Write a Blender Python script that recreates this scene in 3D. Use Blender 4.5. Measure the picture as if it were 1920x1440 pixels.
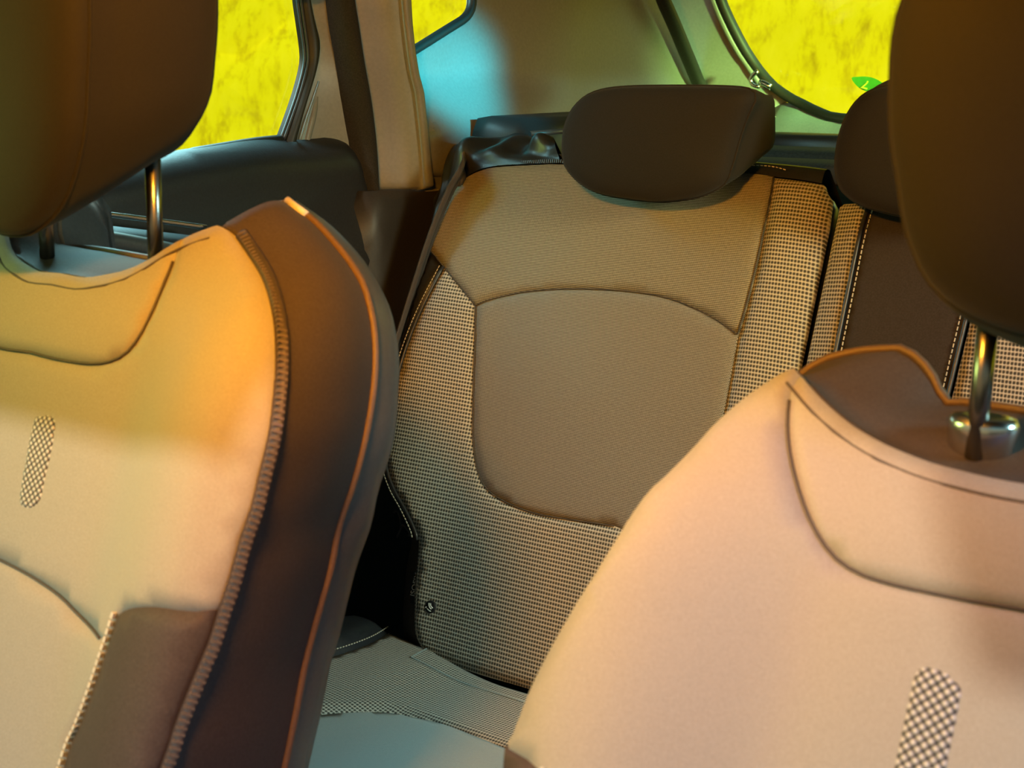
import bpy, bmesh, math, random
from mathutils import Vector, Matrix
from mathutils.geometry import delaunay_2d_cdt

random.seed(7)
for o in list(bpy.data.objects):
    bpy.data.objects.remove(o, do_unlink=True)
SC = bpy.context.scene
COL = SC.collection
R = math.radians

# ------------------------------------------------------------------ camera
# car space: X across the car (0 = middle), Y towards the tailgate, Z up from the floor, metres
cam_d = bpy.data.cameras.new('camera')
cam_d.sensor_fit = 'HORIZONTAL'
cam_d.sensor_width = 36.0
cam_d.lens = 36.0 * 2500.0 / 1920.0
cam_d.clip_start = 0.02
cam_d.clip_end = 200.0
cam_d.dof.use_dof = True
cam_d.dof.focus_distance = 1.72
cam_d.dof.aperture_fstop = 11.0
cam = bpy.data.objects.new('camera', cam_d)
cam.location = (0.53, 0.0, 1.15)
cam.rotation_euler = (R(90 - 13.5), 0.0, R(35))
COL.objects.link(cam)
SC.camera = cam

# ------------------------------------------------------------------ exposure
SC.view_settings.view_transform = 'Standard'
SC.view_settings.look = 'None'
SC.view_settings.gamma = 1.0
SC.view_settings.use_curve_mapping = False
SC.view_settings.exposure = 0.0

# ------------------------------------------------------------------ world: daylight, blue-green sky above, warm haze low down
world = bpy.data.worlds.new('world')
SC.world = world
world.use_nodes = True
wt = world.node_tree
wt.nodes.clear()
wo = wt.nodes.new('ShaderNodeOutputWorld')
wb = wt.nodes.new('ShaderNodeBackground')
wc = wt.nodes.new('ShaderNodeTexCoord')
ws = wt.nodes.new('ShaderNodeSeparateXYZ')
wr = wt.nodes.new('ShaderNodeValToRGB')
wt.links.new(wc.outputs['Generated'], ws.inputs[0])
wt.links.new(ws.outputs['Z'], wr.inputs[0])
wt.links.new(wr.outputs[0], wb.inputs[0])
wt.links.new(wb.outputs[0], wo.inputs[0])
wr.color_ramp.elements[0].position = 0.0
wr.color_ramp.elements[0].color = (0.75, 0.62, 0.30, 1)
wr.color_ramp.elements[1].position = 0.45
wr.color_ramp.elements[1].color = (0.18, 0.62, 0.72, 1)
wb.inputs[1].default_value = 0.45


def lamp(name, kind, loc, target, energy, color, **kw):
    d = bpy.data.lights.new(name, kind)
    d.energy = energy
    d.color = color
    for k, v in kw.items():
        setattr(d, k, v)
    o = bpy.data.objects.new(name, d)
    o.location = loc
    o.rotation_euler = (Vector(target) - Vector(loc)).to_track_quat('-Z', 'Y').to_euler()
    COL.objects.link(o)
    return o


# the sun over the bonnet, daylight at the openings, added fills from the right; the added dome bulb follows later
lamp('sun', 'SUN', (-0.20, -1.0, 0.65), (0, 0, 0), 2.9, (1.0, 0.86, 0.70), angle=R(2.5))
lamp('left_front_window_daylight', 'AREA', (-1.0, 0.15, 1.25), (-0.2, 0.7, 0.9), 9.0, (0.62, 0.90, 0.22), shape='RECTANGLE', size=0.5, size_y=0.4)
lamp('right_front_window_daylight', 'AREA', (1.15, 0.35, 1.62), (-0.11, 0.68, 0.7), 8.0, (0.36, 0.46, 1.0), shape='RECTANGLE', size=0.16, size_y=0.16)
lamp('rear_door_daylight', 'AREA', (-0.98, 1.20, 1.42), (-0.2, 1.15, 0.5), 13.0, (0.42, 0.92, 1.0), shape='RECTANGLE', size=0.45, size_y=0.3)
lamp('cushion_cyan_fill', 'AREA', (1.25, 1.12, 1.36), (-0.3, 1.1, 0.55), 3.6, (0.50, 0.95, 1.0), shape='RECTANGLE', size=0.35, size_y=0.25, spread=R(90))  # added fill, turns the bench cushion teal
lamp('backrest_gold_fill', 'AREA', (1.0, 1.10, 1.36), (-0.25, 1.45, 1.0), 2.0, (1.0, 0.70, 0.18), shape='RECTANGLE', size=0.4, size_y=0.25, spread=R(60))  # added golden fill to brighten the rear backrests
lamp('tailgate_daylight', 'AREA', (0.2, 2.75, 1.6), (-0.5, 2.1, 1.1), 5.0, (0.45, 1.0, 0.72), shape='RECTANGLE', size=0.7, size_y=0.4)
lamp('corner_green_fill', 'AREA', (1.0, 1.72, 1.34), (-0.56, 2.34, 1.17), 1.5, (0.5, 0.95, 0.22), shape='RECTANGLE', size=0.12, size_y=0.12, spread=R(16))  # added narrow fill, tints the tailgate corner trim green
lamp('side_trim_cyan_spot', 'SPOT', (0.95, 1.60, 1.36), (-0.71, 1.615, 1.15), 560.0, (0.02, 0.80, 1.0), spot_size=R(9), spot_blend=0.9, shadow_soft_size=0.03)  # added spot that makes the cyan patch on the side trim

# ------------------------------------------------------------------ helpers
def sstep(x):
    x = 0.0 if x < 0 else (1.0 if x > 1 else x)
    return x * x * (3 - 2 * x)


def w_front(a, v):
    """Relief of a front seat's face: side bolsters stand forward of the middle."""
    d = abs(a)
    return 0.040 * sstep((d - 0.12) / 0.12) * sstep((0.05 - v) / 0.16) - 0.030 * sstep((v + 0.06) / 0.12) - 0.012 * sstep((d - 0.255) / 0.03)


def w_rear(a, v):
    """Relief of the rear backrest: soft outer bolster, top rolling backwards."""
    return (0.022 * sstep((-0.46 - a) / 0.13) * sstep((-0.04 - v) / 0.16) - 0.012 * sstep((v + 0.05) / 0.09)
            + 0.010 * sstep((-0.30 - v) / 0.2) - 0.010 * sstep((a + 0.11) / 0.05))


def w_rear60(a, v):
    return -0.012 * sstep((v + 0.05) / 0.07) - 0.012 * sstep((-a - 0.015) / 0.035)



def node_mat(name, color=(0.5, 0.5, 0.5), rough=0.7, metal=0.0, spec=0.5, sheen=0.0):
    m = bpy.data.materials.new(name)
    m.use_nodes = True
    b = m.node_tree.nodes['Principled BSDF']
    b.inputs['Base Color'].default_value = (*color, 1)
    b.inputs['Roughness'].default_value = rough
    b.inputs['Metallic'].default_value = metal
    b.inputs['Specular IOR Level'].default_value = spec
    if sheen:
        b.inputs['Sheen Weight'].default_value = sheen
        b.inputs['Sheen Roughness'].default_value = 0.5
    return m, m.node_tree, b


def grain_mat(name, c0, c1, scale, rough=0.7, bump=0.15, spec=0.4, sheen=0.0, metal=0.0, stretch=(1, 1, 1), dist=0.001, detail=3):
    """A surface with a fine two-tone grain in object space."""
    m, t, b = node_mat(name, c0, rough, metal, spec, sheen)
    tc = t.nodes.new('ShaderNodeTexCoord')
    mp = t.nodes.new('ShaderNodeMapping')
    mp.inputs['Scale'].default_value = stretch
    n = t.nodes.new('ShaderNodeTexNoise')
    n.inputs['Scale'].default_value = scale
    n.inputs['Detail'].default_value = detail
    r = t.nodes.new('ShaderNodeValToRGB')
    r.color_ramp.elements[0].position = 0.3
    r.color_ramp.elements[1].position = 0.7
    r.color_ramp.elements[0].color = (*c0, 1)
    r.color_ramp.elements[1].color = (*c1, 1)
    bp = t.nodes.new('ShaderNodeBump')
    bp.inputs['Strength'].default_value = bump
    bp.inputs['Distance'].default_value = dist
    L = t.links.new
    L(tc.outputs['Object'], mp.inputs[0])
    L(mp.outputs[0], n.inputs['Vector'])
    L(n.outputs['Fac'], r.inputs[0])
    L(r.outputs[0], b.inputs['Base Color'])
    L(n.outputs['Fac'], bp.inputs['Height'])
    L(bp.outputs[0], b.inputs['Normal'])
    return m


def weave_mat(name, pu, pv, c_lo, c_hi, stagger=0.5, sharp=0.7, bump=0.6, rough=0.8, diagonal=False, mesh=False, ribs=False):
    """Woven cloth: rows of raised threads over a dark ground, on the mesh's metric UV map."""
    m, t, b = node_mat(name, c_hi, rough, 0, 0.25, 0.15)
    N, L = t.nodes.new, t.links.new

    def mth(op, a, bb=None, cl=False):
        k = N('ShaderNodeMath')
        k.operation = op
        k.use_clamp = cl
        for i, q in enumerate((a, bb)):
            if q is None:
                continue
            if isinstance(q, (int, float)):
                k.inputs[i].default_value = q
            else:
                L(q, k.inputs[i])
        return k.outputs[0]
    uv = N('ShaderNodeUVMap')
    uv.uv_map = 'UVMap'
    s = N('ShaderNodeSeparateXYZ')
    L(uv.outputs[0], s.inputs[0])
    u, v = s.outputs[0], s.outputs[1]
    if diagonal:
        u, v = mth('ADD', u, v), mth('SUBTRACT', u, v)
    vv = mth('DIVIDE', v, pv)
    row = mth('FLOOR', vv)
    uu = mth('ADD', mth('DIVIDE', u, pu), mth('MULTIPLY', row, stagger))
    hu = mth('ABSOLUTE', mth('SINE', mth('MULTIPLY', uu, math.pi)))
    hv = mth('ABSOLUTE', mth('SINE', mth('MULTIPLY', vv, math.pi)))
    h = mth('POWER', mth('MULTIPLY', hu, hv), sharp)
    if ribs:
        h = hu
    if mesh:                                   # raised crossing threads round dark holes
        hole = h
        h = mth('MULTIPLY', mth('SUBTRACT', 1.0, hole), mth('ADD', mth('ADD', mth('MULTIPLY', mth('SUBTRACT', 1.0, hv), 0.55), 0.32), mth('MULTIPLY', mth('SUBTRACT', 1.0, hu), 0.28)), True)
    ns = N('ShaderNodeTexNoise')
    ns.inputs['Scale'].default_value = 260
    L(uv.outputs[0], ns.inputs['Vector'])
    h2 = mth('MULTIPLY', h, mth('ADD', mth('MULTIPLY', ns.outputs['Fac'], 0.7), 0.65), True)
    r = N('ShaderNodeValToRGB')
    r.color_ramp.elements[0].color = (*c_lo, 1)
    r.color_ramp.elements[1].color = (*c_hi, 1)
    r.color_ramp.elements[0].position = 0.12
    r.color_ramp.elements[1].position = 0.85
    L(h2, r.inputs[0])
    L(r.outputs[0], b.inputs['Base Color'])
    bp = N('ShaderNodeBump')
    bp.inputs['Strength'].default_value = bump
    bp.inputs['Distance'].default_value = 0.0012
    L(h, bp.inputs['Height'])
    L(bp.outputs[0], b.inputs['Normal'])
    return m


def glass_mat(name, tint=(0.97, 1.0, 0.97)):
    m = bpy.data.materials.new(name)
    m.use_nodes = True
    t = m.node_tree
    t.nodes.clear()
    o = t.nodes.new('ShaderNodeOutputMaterial')
    mx = t.nodes.new('ShaderNodeMixShader')
    tr = t.nodes.new('ShaderNodeBsdfTransparent')
    gl = t.nodes.new('ShaderNodeBsdfGlossy')
    tr.inputs[0].default_value = (*tint, 1)
    gl.inputs['Roughness'].default_value = 0.02
    mx.inputs[0].default_value = 0.04
    t.links.new(tr.outputs[0], mx.inputs[1])
    t.links.new(gl.outputs[0], mx.inputs[2])
    t.links.new(mx.outputs[0], o.inputs[0])
    return m


def link(name, me, mat=None, parent=None, smooth=True):
    if smooth:
        for p in me.polygons:
            p.use_smooth = True
    o = bpy.data.objects.new(name, me)
    COL.objects.link(o)
    if mat:
        me.materials.append(mat)
    if parent:
        o.parent = parent
        o.matrix_parent_inverse = parent.matrix_world.inverted() if False else Matrix.Translation(-parent.location)
    return o


def empty(name, loc, label, cat, group=None):
    o = bpy.data.objects.new(name, None)
    o.empty_display_size = 0.05
    o.location = loc
    COL.objects.link(o)
    return tag(o, label, cat, group)


def tag(o, label=None, cat=None, group=None, kind=None):
    for k, v in (('label', label), ('category', cat), ('group', group), ('kind', kind)):
        if v:
            o[k] = v
    return o


def mesh_of(name, verts, faces, uvs=None, fix=True):
    me = bpy.data.meshes.new(name)
    me.from_pydata([tuple(v) for v in verts], [], faces)
    if uvs:
        ul = me.uv_layers.new(name='UVMap')
        for lp in me.loops:
            ul.data[lp.index].uv = uvs[lp.vertex_index]
    if fix:
        bm = bmesh.new()
        bm.from_mesh(me)
        bmesh.ops.recalc_face_normals(bm, faces=bm.faces)
        bm.to_mesh(me)
        bm.free()
    me.update()
    return me


def spline(pts, n, closed=False):
    """Catmull-Rom through pts (any dimension), n points evenly spaced by length."""
    P = [tuple(p) for p in pts]
    k = len(P)
    dense = []
    segs = k if closed else k - 1
    for i in range(segs):
        if closed:
            a, b, c, d = P[(i - 1) % k], P[i], P[(i + 1) % k], P[(i + 2) % k]
        else:
            b, c = P[i], P[i + 1]
            a = P[i - 1] if i else tuple(2 * x - y for x, y in zip(b, c))
            d = P[i + 2] if i + 2 < k else tuple(2 * y - x for x, y in zip(b, c))
        for j in range(12):
            t = j / 12.0
            dense.append(tuple(0.5 * (2 * q + (r - p) * t + (2 * p - 5 * q + 4 * r - s) * t * t + (3 * q - p - 3 * r + s) * t ** 3)
                               for p, q, r, s in zip(a, b, c, d)))
    dense.append(P[0] if closed else P[-1])
    ln = [0.0]
    for a, b in zip(dense, dense[1:]):
        ln.append(ln[-1] + math.dist(a, b))
    out, j = [], 0
    m = n if closed else n - 1
    for i in range(n):
        s = ln[-1] * i / m
        while j < len(ln) - 2 and ln[j + 1] < s:
            j += 1
        f = (s - ln[j]) / max(1e-9, ln[j + 1] - ln[j])
        out.append(tuple(x + (y - x) * f for x, y in zip(dense[j], dense[j + 1])))
    return out


def sp(pts, step=0.006):
    ln = sum(math.dist(a, b) for a, b in zip(pts, pts[1:]))
    return spline(pts, max(3, int(ln / step)))


def poly(*runs):
    """Join runs of 2D points into one closed outline, dropping repeated points."""
    out = []
    for r in runs:
        for p in r:
            if not out or math.dist(out[-1], p) > 0.0012:
                out.append((p[0], p[1]))
    while math.dist(out[0], out[-1]) < 0.0012:
        out.pop()
    return out


def inside(p, pl):
    x, y = p
    c = False
    j = len(pl) - 1
    for i in range(len(pl)):
        xi, yi = pl[i]
        xj, yj = pl[j]
        if (yi > y) != (yj > y) and x < (xj - xi) * (y - yi) / (yj - yi) + xi:
            c = not c
        j = i
    return c


def edge_dist(p, loops):
    best = 9.0
    px, py = p
    for pl in loops:
        j = len(pl) - 1
        for i in range(len(pl)):
            ax, ay = pl[j]
            bx, by = pl[i]
            dx, dy = bx - ax, by - ay
            L2 = dx * dx + dy * dy
            t = 0 if L2 == 0 else max(0, min(1, ((px - ax) * dx + (py - ay) * dy) / L2))
            d = (ax + t * dx - px) ** 2 + (ay + t * dy - py) ** 2
            if d < best:
                best = d
            j = i
    return math.sqrt(best)


def panel(name, outline, fn, mat, parent=None, holes=(), step=0.010, er=0.006, ed=0.003, lip=0.0):
    """Cut an upholstery panel: the outline in a surface's own 2D metres, meshed finely and lifted by
    fn(a, b, drop); its rim sinks by ed over er, and lip turns the rim down by that much more."""
    loops = [outline] + list(holes)
    pts, edges = [], []
    for lp in loops:
        s = len(pts)
        pts += [Vector(p) for p in lp]
        edges += [(s + i, s + (i + 1) % len(lp)) for i in range(len(lp))]
    xs = [p[0] for p in outline]
    ys = [p[1] for p in outline]
    row = 0
    y = min(ys)
    while y < max(ys):
        x = min(xs) + (step / 2 if row % 2 else 0)
        while x < max(xs):
            q = (x, y)
            if inside(q, outline) and not any(inside(q, h) for h in holes) and edge_dist(q, loops) > step * 0.45:
                pts.append(Vector(q))
            x += step
        y += step * 0.87
        row += 1
    # a ring just inside the rim keeps the rounding crisp
    vs, _, fs, *_ = delaunay_2d_cdt(pts, edges, [], 0, 1e-6)
    keep = []
    for f in fs:
        c = (sum(vs[i].x for i in f) / len(f), sum(vs[i].y for i in f) / len(f))
        if inside(c, outline) and not any(inside(c, h) for h in holes):
            keep.append(tuple(f))
    co, uv = [], []
    for p in vs:
        d = edge_dist(p, loops)
        k = 1 - min(1, d / er) if er else 0
        co.append(fn(p.x, p.y, ed * k * k))
        uv.append((p.x, p.y))
    used = sorted({i for f in keep for i in f})
    mp = {q: i for i, q in enumerate(used)}
    faces = [tuple(mp[i] for i in f) for f in keep]
    co2 = [co[i] for i in used]
    uv2 = [uv[i] for i in used]
    if lip:
        cnt = {}
        for f in faces:
            for i in range(3):
                a, b = f[i], f[(i + 1) % 3]
                cnt[(a, b)] = 1
        rim = [e for e in cnt if (e[1], e[0]) not in cnt]
        nm = {}
        for a, b in rim:
            for q in (a, b):
                if q not in nm:
                    nm[q] = len(co2)
                    co2.append(fn(*uv2[q], ed + lip))
                    uv2.append(uv2[q])
        faces += [(b, a, nm[a], nm[b]) for a, b in rim]
    return link(name, mesh_of(name, co2, faces, uv2), mat, parent)


def loft(name, rings, mat, parent=None, closed=False, cap0=False, cap1=False, uv_len=True):
    """Skin a list of equal-length point rows."""
    n = len(rings[0])
    co = [p for r in rings for p in r]
    uvs = []
    vlen = 0.0
    for k, r in enumerate(rings):
        if k:
            vlen += math.dist(r[n // 2], rings[k - 1][n // 2])
        u = 0.0
        for i, p in enumerate(r):
            if i:
                u += math.dist(p, r[i - 1])
            uvs.append((u, vlen))
    fs = []
    for k in range(len(rings) - 1):
        for i in range(n if closed else n - 1):
            j = (i + 1) % n
            fs.append((k * n + i, k * n + j, (k + 1) * n + j, (k + 1) * n + i))
    if cap0:
        fs.append(tuple(range(n)))
    if cap1:
        fs.append(tuple(len(co) - n + i for i in range(n)))
    return link(name, mesh_of(name, co, fs, uvs), mat, parent)


def frames_along(P):
    out = []
    up = None
    for i in range(len(P)):
        t = (P[min(i + 1, len(P) - 1)] - P[max(i - 1, 0)]).normalized()
        if up is None:
            up = t.orthogonal().normalized()
        up = (up - t * up.dot(t)).normalized()
        out.append((t, up, t.cross(up)))
    return out


def tube(name, pts, r, mat, parent=None, seg=8, caps=True, flat=1.0):
    P = [Vector(p) for p in pts]
    rings = []
    for p, (t, u, s) in zip(P, frames_along(P)):
        rings.append([tuple(p + u * (math.cos(2 * math.pi * i / seg) * r) + s * (math.sin(2 * math.pi * i / seg) * r * flat)) for i in range(seg)])
    return loft(name, rings, mat, parent, True, caps, caps)


def dashes(name, pts, pitch, length, r, mat, parent=None, across=False, normal=None):
    """Separate short stitches (or zip teeth when across) set along a curve, one mesh."""
    P = [Vector(p) for p in pts]
    ln = sum((a - b).length for a, b in zip(P, P[1:]))
    Q = [Vector(q) for q in spline(P, max(3, int(ln / pitch)))]
    co, fs = [], []
    for i in range(len(Q) - 1):
        t = (Q[i + 1] - Q[i]).normalized()
        n = Vector(normal) if normal else t.orthogonal()
        n = (n - t * n.dot(t)).normalized()
        s = t.cross(n)
        if across:
            ax, bx, cx = s * (length / 2), t * r, n * r
        else:
            ax, bx, cx = t * (length / 2), s * r, n * r
        b0 = len(co)
        for k in (-1, 1):
            for m in (-1, 1):
                for l in (-1, 1):
                    e = 0.75 if k else 1
                    co.append(Q[i] + ax * k + bx * m * e + cx * l)
        for f in ((0, 1, 3, 2), (4, 6, 7, 5), (0, 4, 5, 1), (2, 3, 7, 6), (0, 2, 6, 4), (1, 5, 7, 3)):
            fs.append(tuple(b0 + q for q in f))
    return link(name, mesh_of(name, co, fs), mat, parent, smooth=False)


def slab(name, x0, x1, y0, y1, z0, z1, mat, parent=None, bev=0.004, seg=2):
    bm = bmesh.new()
    bmesh.ops.create_cube(bm, size=1.0)
    for v in bm.verts:
        v.co = Vector(((x0 + x1) / 2 + v.co.x * (x1 - x0), (y0 + y1) / 2 + v.co.y * (y1 - y0), (z0 + z1) / 2 + v.co.z * (z1 - z0)))
    if bev:
        bmesh.ops.bevel(bm, geom=bm.edges[:], offset=bev, segments=seg, profile=0.6, affect='EDGES')
    me = bpy.data.meshes.new(name)
    bm.to_mesh(me)
    bm.free()
    return link(name, me, mat, parent, smooth=bool(bev))


def extrude_outline(name, pts3, off, mat, parent=None, bev=0.0):
    """A flat outline given real thickness: pts3 a closed 3D loop, off the thickness vector."""
    n = len(pts3)
    co = [Vector(p) for p in pts3] + [Vector(p) + Vector(off) for p in pts3]
    fs = [tuple(range(n)), tuple(range(2 * n - 1, n - 1, -1))] + [(i, (i + 1) % n, n + (i + 1) % n, n + i) for i in range(n)]
    return link(name, mesh_of(name, co, fs), mat, parent, smooth=False)


FRAMES = {
    # name: (origin, recline in degrees, centre X, which way a runs)
    'LF': ((0, 0.66, 1.0), 20, -0.385, 1),
    'RF': ((0, 0.739, 0.931), 26, 0.385, -1),
    'RB': ((0, 1.48, 1.0), 22, 0.0, 1),
}


class Frame:
    def __init__(s, key):
        p, rec, a0, sg = FRAMES[key]
        r = R(rec)
        s.p, s.n, s.v, s.a0, s.s = Vector(p), Vector((0, -math.cos(r), math.sin(r))), Vector((0, math.sin(r), math.cos(r))), a0, sg

    def at(s, a, v, w=0.0):
        return s.p + Vector((s.a0 + s.s * a, 0, 0)) + s.v * v + s.n * w


# ------------------------------------------------------------------ materials
M = {}
M['cream'] = grain_mat('cream_cover_cloth', (0.262, 0.246, 0.206), (0.312, 0.292, 0.246), 700, 0.85, 0.10, 0.2, 0.15)
M['dark_cloth'] = grain_mat('dark_side_cloth', (0.048, 0.037, 0.032), (0.064, 0.050, 0.044), 500, 0.66, 0.2, 0.16, 0.02)
M['dark_insert'] = grain_mat('dark_centre_cloth', (0.028, 0.023, 0.022), (0.040, 0.033, 0.031), 500, 0.7, 0.2, 0.16, 0.02)
M['headrest'] = grain_mat('headrest_cloth', (0.014, 0.0128, 0.0112), (0.020, 0.018, 0.016), 900, 0.8, 0.3, 0.2, 0.05)
M['front_headrest'] = grain_mat('front_headrest_cloth', (0.0105, 0.0088, 0.0058), (0.0145, 0.0125, 0.008), 700, 0.75, 0.2, 0.2, 0.05)
M['black_plastic'] = grain_mat('black_plastic', (0.012, 0.012, 0.013), (0.018, 0.018, 0.02), 400, 0.45, 0.1, 0.5)
M['shell'] = grain_mat('grey_shell_plastic', (0.055, 0.055, 0.055), (0.07, 0.07, 0.07), 300, 0.38, 0.06, 0.5)
M['piping'] = grain_mat('brown_piping', (0.10, 0.065, 0.04), (0.13, 0.08, 0.05), 400, 0.5, 0.1, 0.4)
M['leather'] = grain_mat('dark_leatherette', (0.016, 0.018, 0.022), (0.024, 0.026, 0.03), 260, 0.36, 0.12, 0.6)
M['belt'] = weave_mat('belt_webbing', 0.0022, 0.0015, (0.02, 0.018, 0.02), (0.075, 0.065, 0.068), rough=0.5, bump=0.3)
M['weave'] = weave_mat('chunky_weave', 0.0038, 0.0050, (0.045, 0.043, 0.036), (0.54, 0.51, 0.44), stagger=0.12, sharp=1.5, mesh=True)
M['fine'] = weave_mat('fine_weave', 0.0016, 0.0022, (0.07, 0.066, 0.052), (0.46, 0.43, 0.345), stagger=0, sharp=0.8, bump=0.3, mesh=True)
M['fine_centre'] = weave_mat('fine_centre_weave', 0.0018, 0.0020, (0.075, 0.072, 0.065), (0.41, 0.39, 0.345), stagger=0.5, sharp=0.8, bump=0.3, mesh=True)
M['seat_insert'] = weave_mat('ribbed_seat_insert', 0.0016, 0.02, (0.20, 0.24, 0.24), (0.36, 0.42, 0.42), stagger=0.37, sharp=0.5, bump=0.3, ribs=True)
M['vent'] = weave_mat('vent_mesh', 0.0062, 0.0062, (0.02, 0.02, 0.018), (0.50, 0.48, 0.42), stagger=0, sharp=0.8, bump=1.0, rough=0.45, diagonal=True)
M['thread'] = grain_mat('pale_thread', (0.50, 0.46, 0.38), (0.62, 0.57, 0.48), 900, 0.7)
M['dark_thread'] = grain_mat('dark_thread', (0.05, 0.04, 0.035), (0.08, 0.065, 0.05), 900, 0.7)
M['zip'] = grain_mat('zip_tape', (0.035, 0.028, 0.028), (0.05, 0.04, 0.04), 500, 0.6)
M['zip_tooth'] = grain_mat('zip_tooth', (0.10, 0.08, 0.07), (0.14, 0.11, 0.09), 500, 0.35)
M['chrome'] = grain_mat('satin_chrome', (0.62, 0.62, 0.62), (0.70, 0.70, 0.70), 50, 0.22, 0.02, 0.5, metal=1.0)
M['steel'] = grain_mat('dark_chrome_post', (0.25, 0.24, 0.22), (0.30, 0.29, 0.27), 50, 0.25, 0.02, 0.5, metal=1.0)
M['trim'] = grain_mat('beige_pillar_trim', (0.165, 0.165, 0.15), (0.19, 0.19, 0.172), 220, 0.42, 0.04, 0.5)
M['trim_dark'] = grain_mat('dark_lower_trim', (0.018, 0.015, 0.013), (0.026, 0.022, 0.019), 300, 0.5, 0.08, 0.5)
M['door'] = grain_mat('door_panel_vinyl', (0.011, 0.0115, 0.013), (0.017, 0.0175, 0.0195), 320, 0.45, 0.2, 0.4)
M['rubber'] = grain_mat('rubber_seal', (0.010, 0.010, 0.009), (0.016, 0.015, 0.013), 300, 0.5, 0.08, 0.4)
M['flock'] = grain_mat('flocked_seal', (0.014, 0.013, 0.011), (0.026, 0.023, 0.018), 500, 0.9, 0.3, 0.2)
M['shelf'] = grain_mat('shelf_felt', (0.030, 0.028, 0.024), (0.050, 0.046, 0.040), 260, 0.9, 0.4, 0.2)
M['tailgate'] = grain_mat('tailgate_plastic', (0.20, 0.26, 0.30), (0.24, 0.30, 0.34), 300, 0.35, 0.05, 0.6)  # blue of the reflected sky is mixed into the grey plastic
M['carpet'] = grain_mat('car_carpet', (0.02, 0.019, 0.018), (0.035, 0.032, 0.03), 260, 0.95, 0.5, 0.1)
M['liner'] = grain_mat('headliner', (0.42, 0.40, 0.36), (0.48, 0.46, 0.42), 300, 0.9, 0.2, 0.2)
M['white'] = grain_mat('white_print', (0.78, 0.78, 0.74), (0.84, 0.84, 0.80), 100, 0.5)
M['grey_print'] = grain_mat('grey_print', (0.66, 0.67, 0.67), (0.72, 0.72, 0.72), 100, 0.5)
M['leaf'] = grain_mat('green_sticker', (0.05, 0.28, 0.02), (0.07, 0.34, 0.03), 100, 0.4)
M['leaf_print'] = grain_mat('yellow_green_print', (0.55, 0.62, 0.02), (0.6, 0.68, 0.03), 100, 0.4)
M['red'] = grain_mat('rust_red_tab', (0.22, 0.05, 0.02), (0.28, 0.07, 0.03), 300, 0.6)
M['glass'] = glass_mat('window_glass')


def hillside_mat():
    m, t, b = node_mat('dry_yellow_grass', (0.8, 0.7, 0.02), 0.95, 0, 0.1)
    tc = t.nodes.new('ShaderNodeTexCoord')
    mp = t.nodes.new('ShaderNodeMapping')
    mp.inputs['Scale'].default_value = (2.6, 2.6, 0.9)
    n = t.nodes.new('ShaderNodeTexNoise')
    n.inputs['Scale'].default_value = 5.0
    n.inputs['Detail'].default_value = 9
    n.inputs['Roughness'].default_value = 0.7
    r = t.nodes.new('ShaderNodeValToRGB')
    e = r.color_ramp.elements
    e[0].position, e[0].color = 0.30, (0.56, 0.45, 0.003, 1)
    e[1].position, e[1].color = 0.72, (0.98, 0.95, 0.01, 1)
    k = e.new(0.5)
    k.color = (0.92, 0.89, 0.002, 1)
    L = t.links.new
    L(tc.outputs['Object'], mp.inputs[0])
    L(mp.outputs[0], n.inputs['Vector'])
    L(n.outputs['Fac'], r.inputs[0])
    L(r.outputs[0], b.inputs['Base Color'])
    return m


# ------------------------------------------------------------------ outside: a dry grassy bank round the parked car
def bank():
    foot = spline([(-9.5, -2.5), (-9.2, 1.0), (-7.8, 4.0), (-5.0, 5.4), (-1.5, 5.9), (2.0, 6.0), (6.0, 5.8), (10.0, 4.6)], 110)
    rows = 34
    co, fs = [], []
    n = len(foot)
    for i in range(rows + 1):
        h = i / rows
        for j, (x, y) in enumerate(foot):
            k = 1 + 0.16 * h
            co.append((x * k + random.uniform(-0.06, 0.06), y * k + 0.22 * math.sin(j * 0.55 + 2 * h) * h + random.uniform(-0.06, 0.06), -0.40 + 4.8 * h ** 0.9 + random.uniform(-0.03, 0.03)))
    for i in range(rows):
        for j in range(n - 1):
            a = i * n + j
            fs.append((a, a + 1, a + n + 1, a + n))
    o = link('hillside', mesh_of('hillside', co, fs), hillside_mat())
    tag(o, kind='structure')


bank()
g = slab('ground', -9, 9, -7, 10, -0.45, -0.35, M['carpet'], bev=0)
tag(g, kind='structure')


# ------------------------------------------------------------------ car shell
def struct(o):
    return tag(o, kind='structure')


struct(slab('floor', -0.76, 0.76, -0.2, 2.40, -0.05, 0.0, M['carpet'], bev=0))
struct(slab('ceiling', -0.66, 0.66, 0.106, 2.24, 1.38, 1.42, M['liner'], bev=0.015))
WR = struct(slab('wall_right', 0.72, 0.78, -0.2, 2.40, 0.0, 0.96, M['trim_dark'], bev=0.01))
for y0, y1 in ((0.70, 0.82), (1.26, 1.36)):
    o = extrude_outline('trim', [(0.74, y0, 0.95), (0.74, y1, 0.95), (0.64, y1, 1.39), (0.64, y0, 1.39)], (0.04, 0, 0), M['trim'])
    o.name = 'trim_7'
    struct(o)
struct(slab('trim_8', 0.62, 0.70, -0.05, 2.25, 1.34, 1.42, M['trim'], bev=0.01))
struct(slab('trim_12', -0.80, -0.63, 1.2, 2.32, 1.35, 1.42, M['trim'], bev=0.005))
struct(slab('trim_9', -0.76, -0.63, -0.05, 1.25, 1.237, 1.42, M['trim'], bev=0.01))

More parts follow.
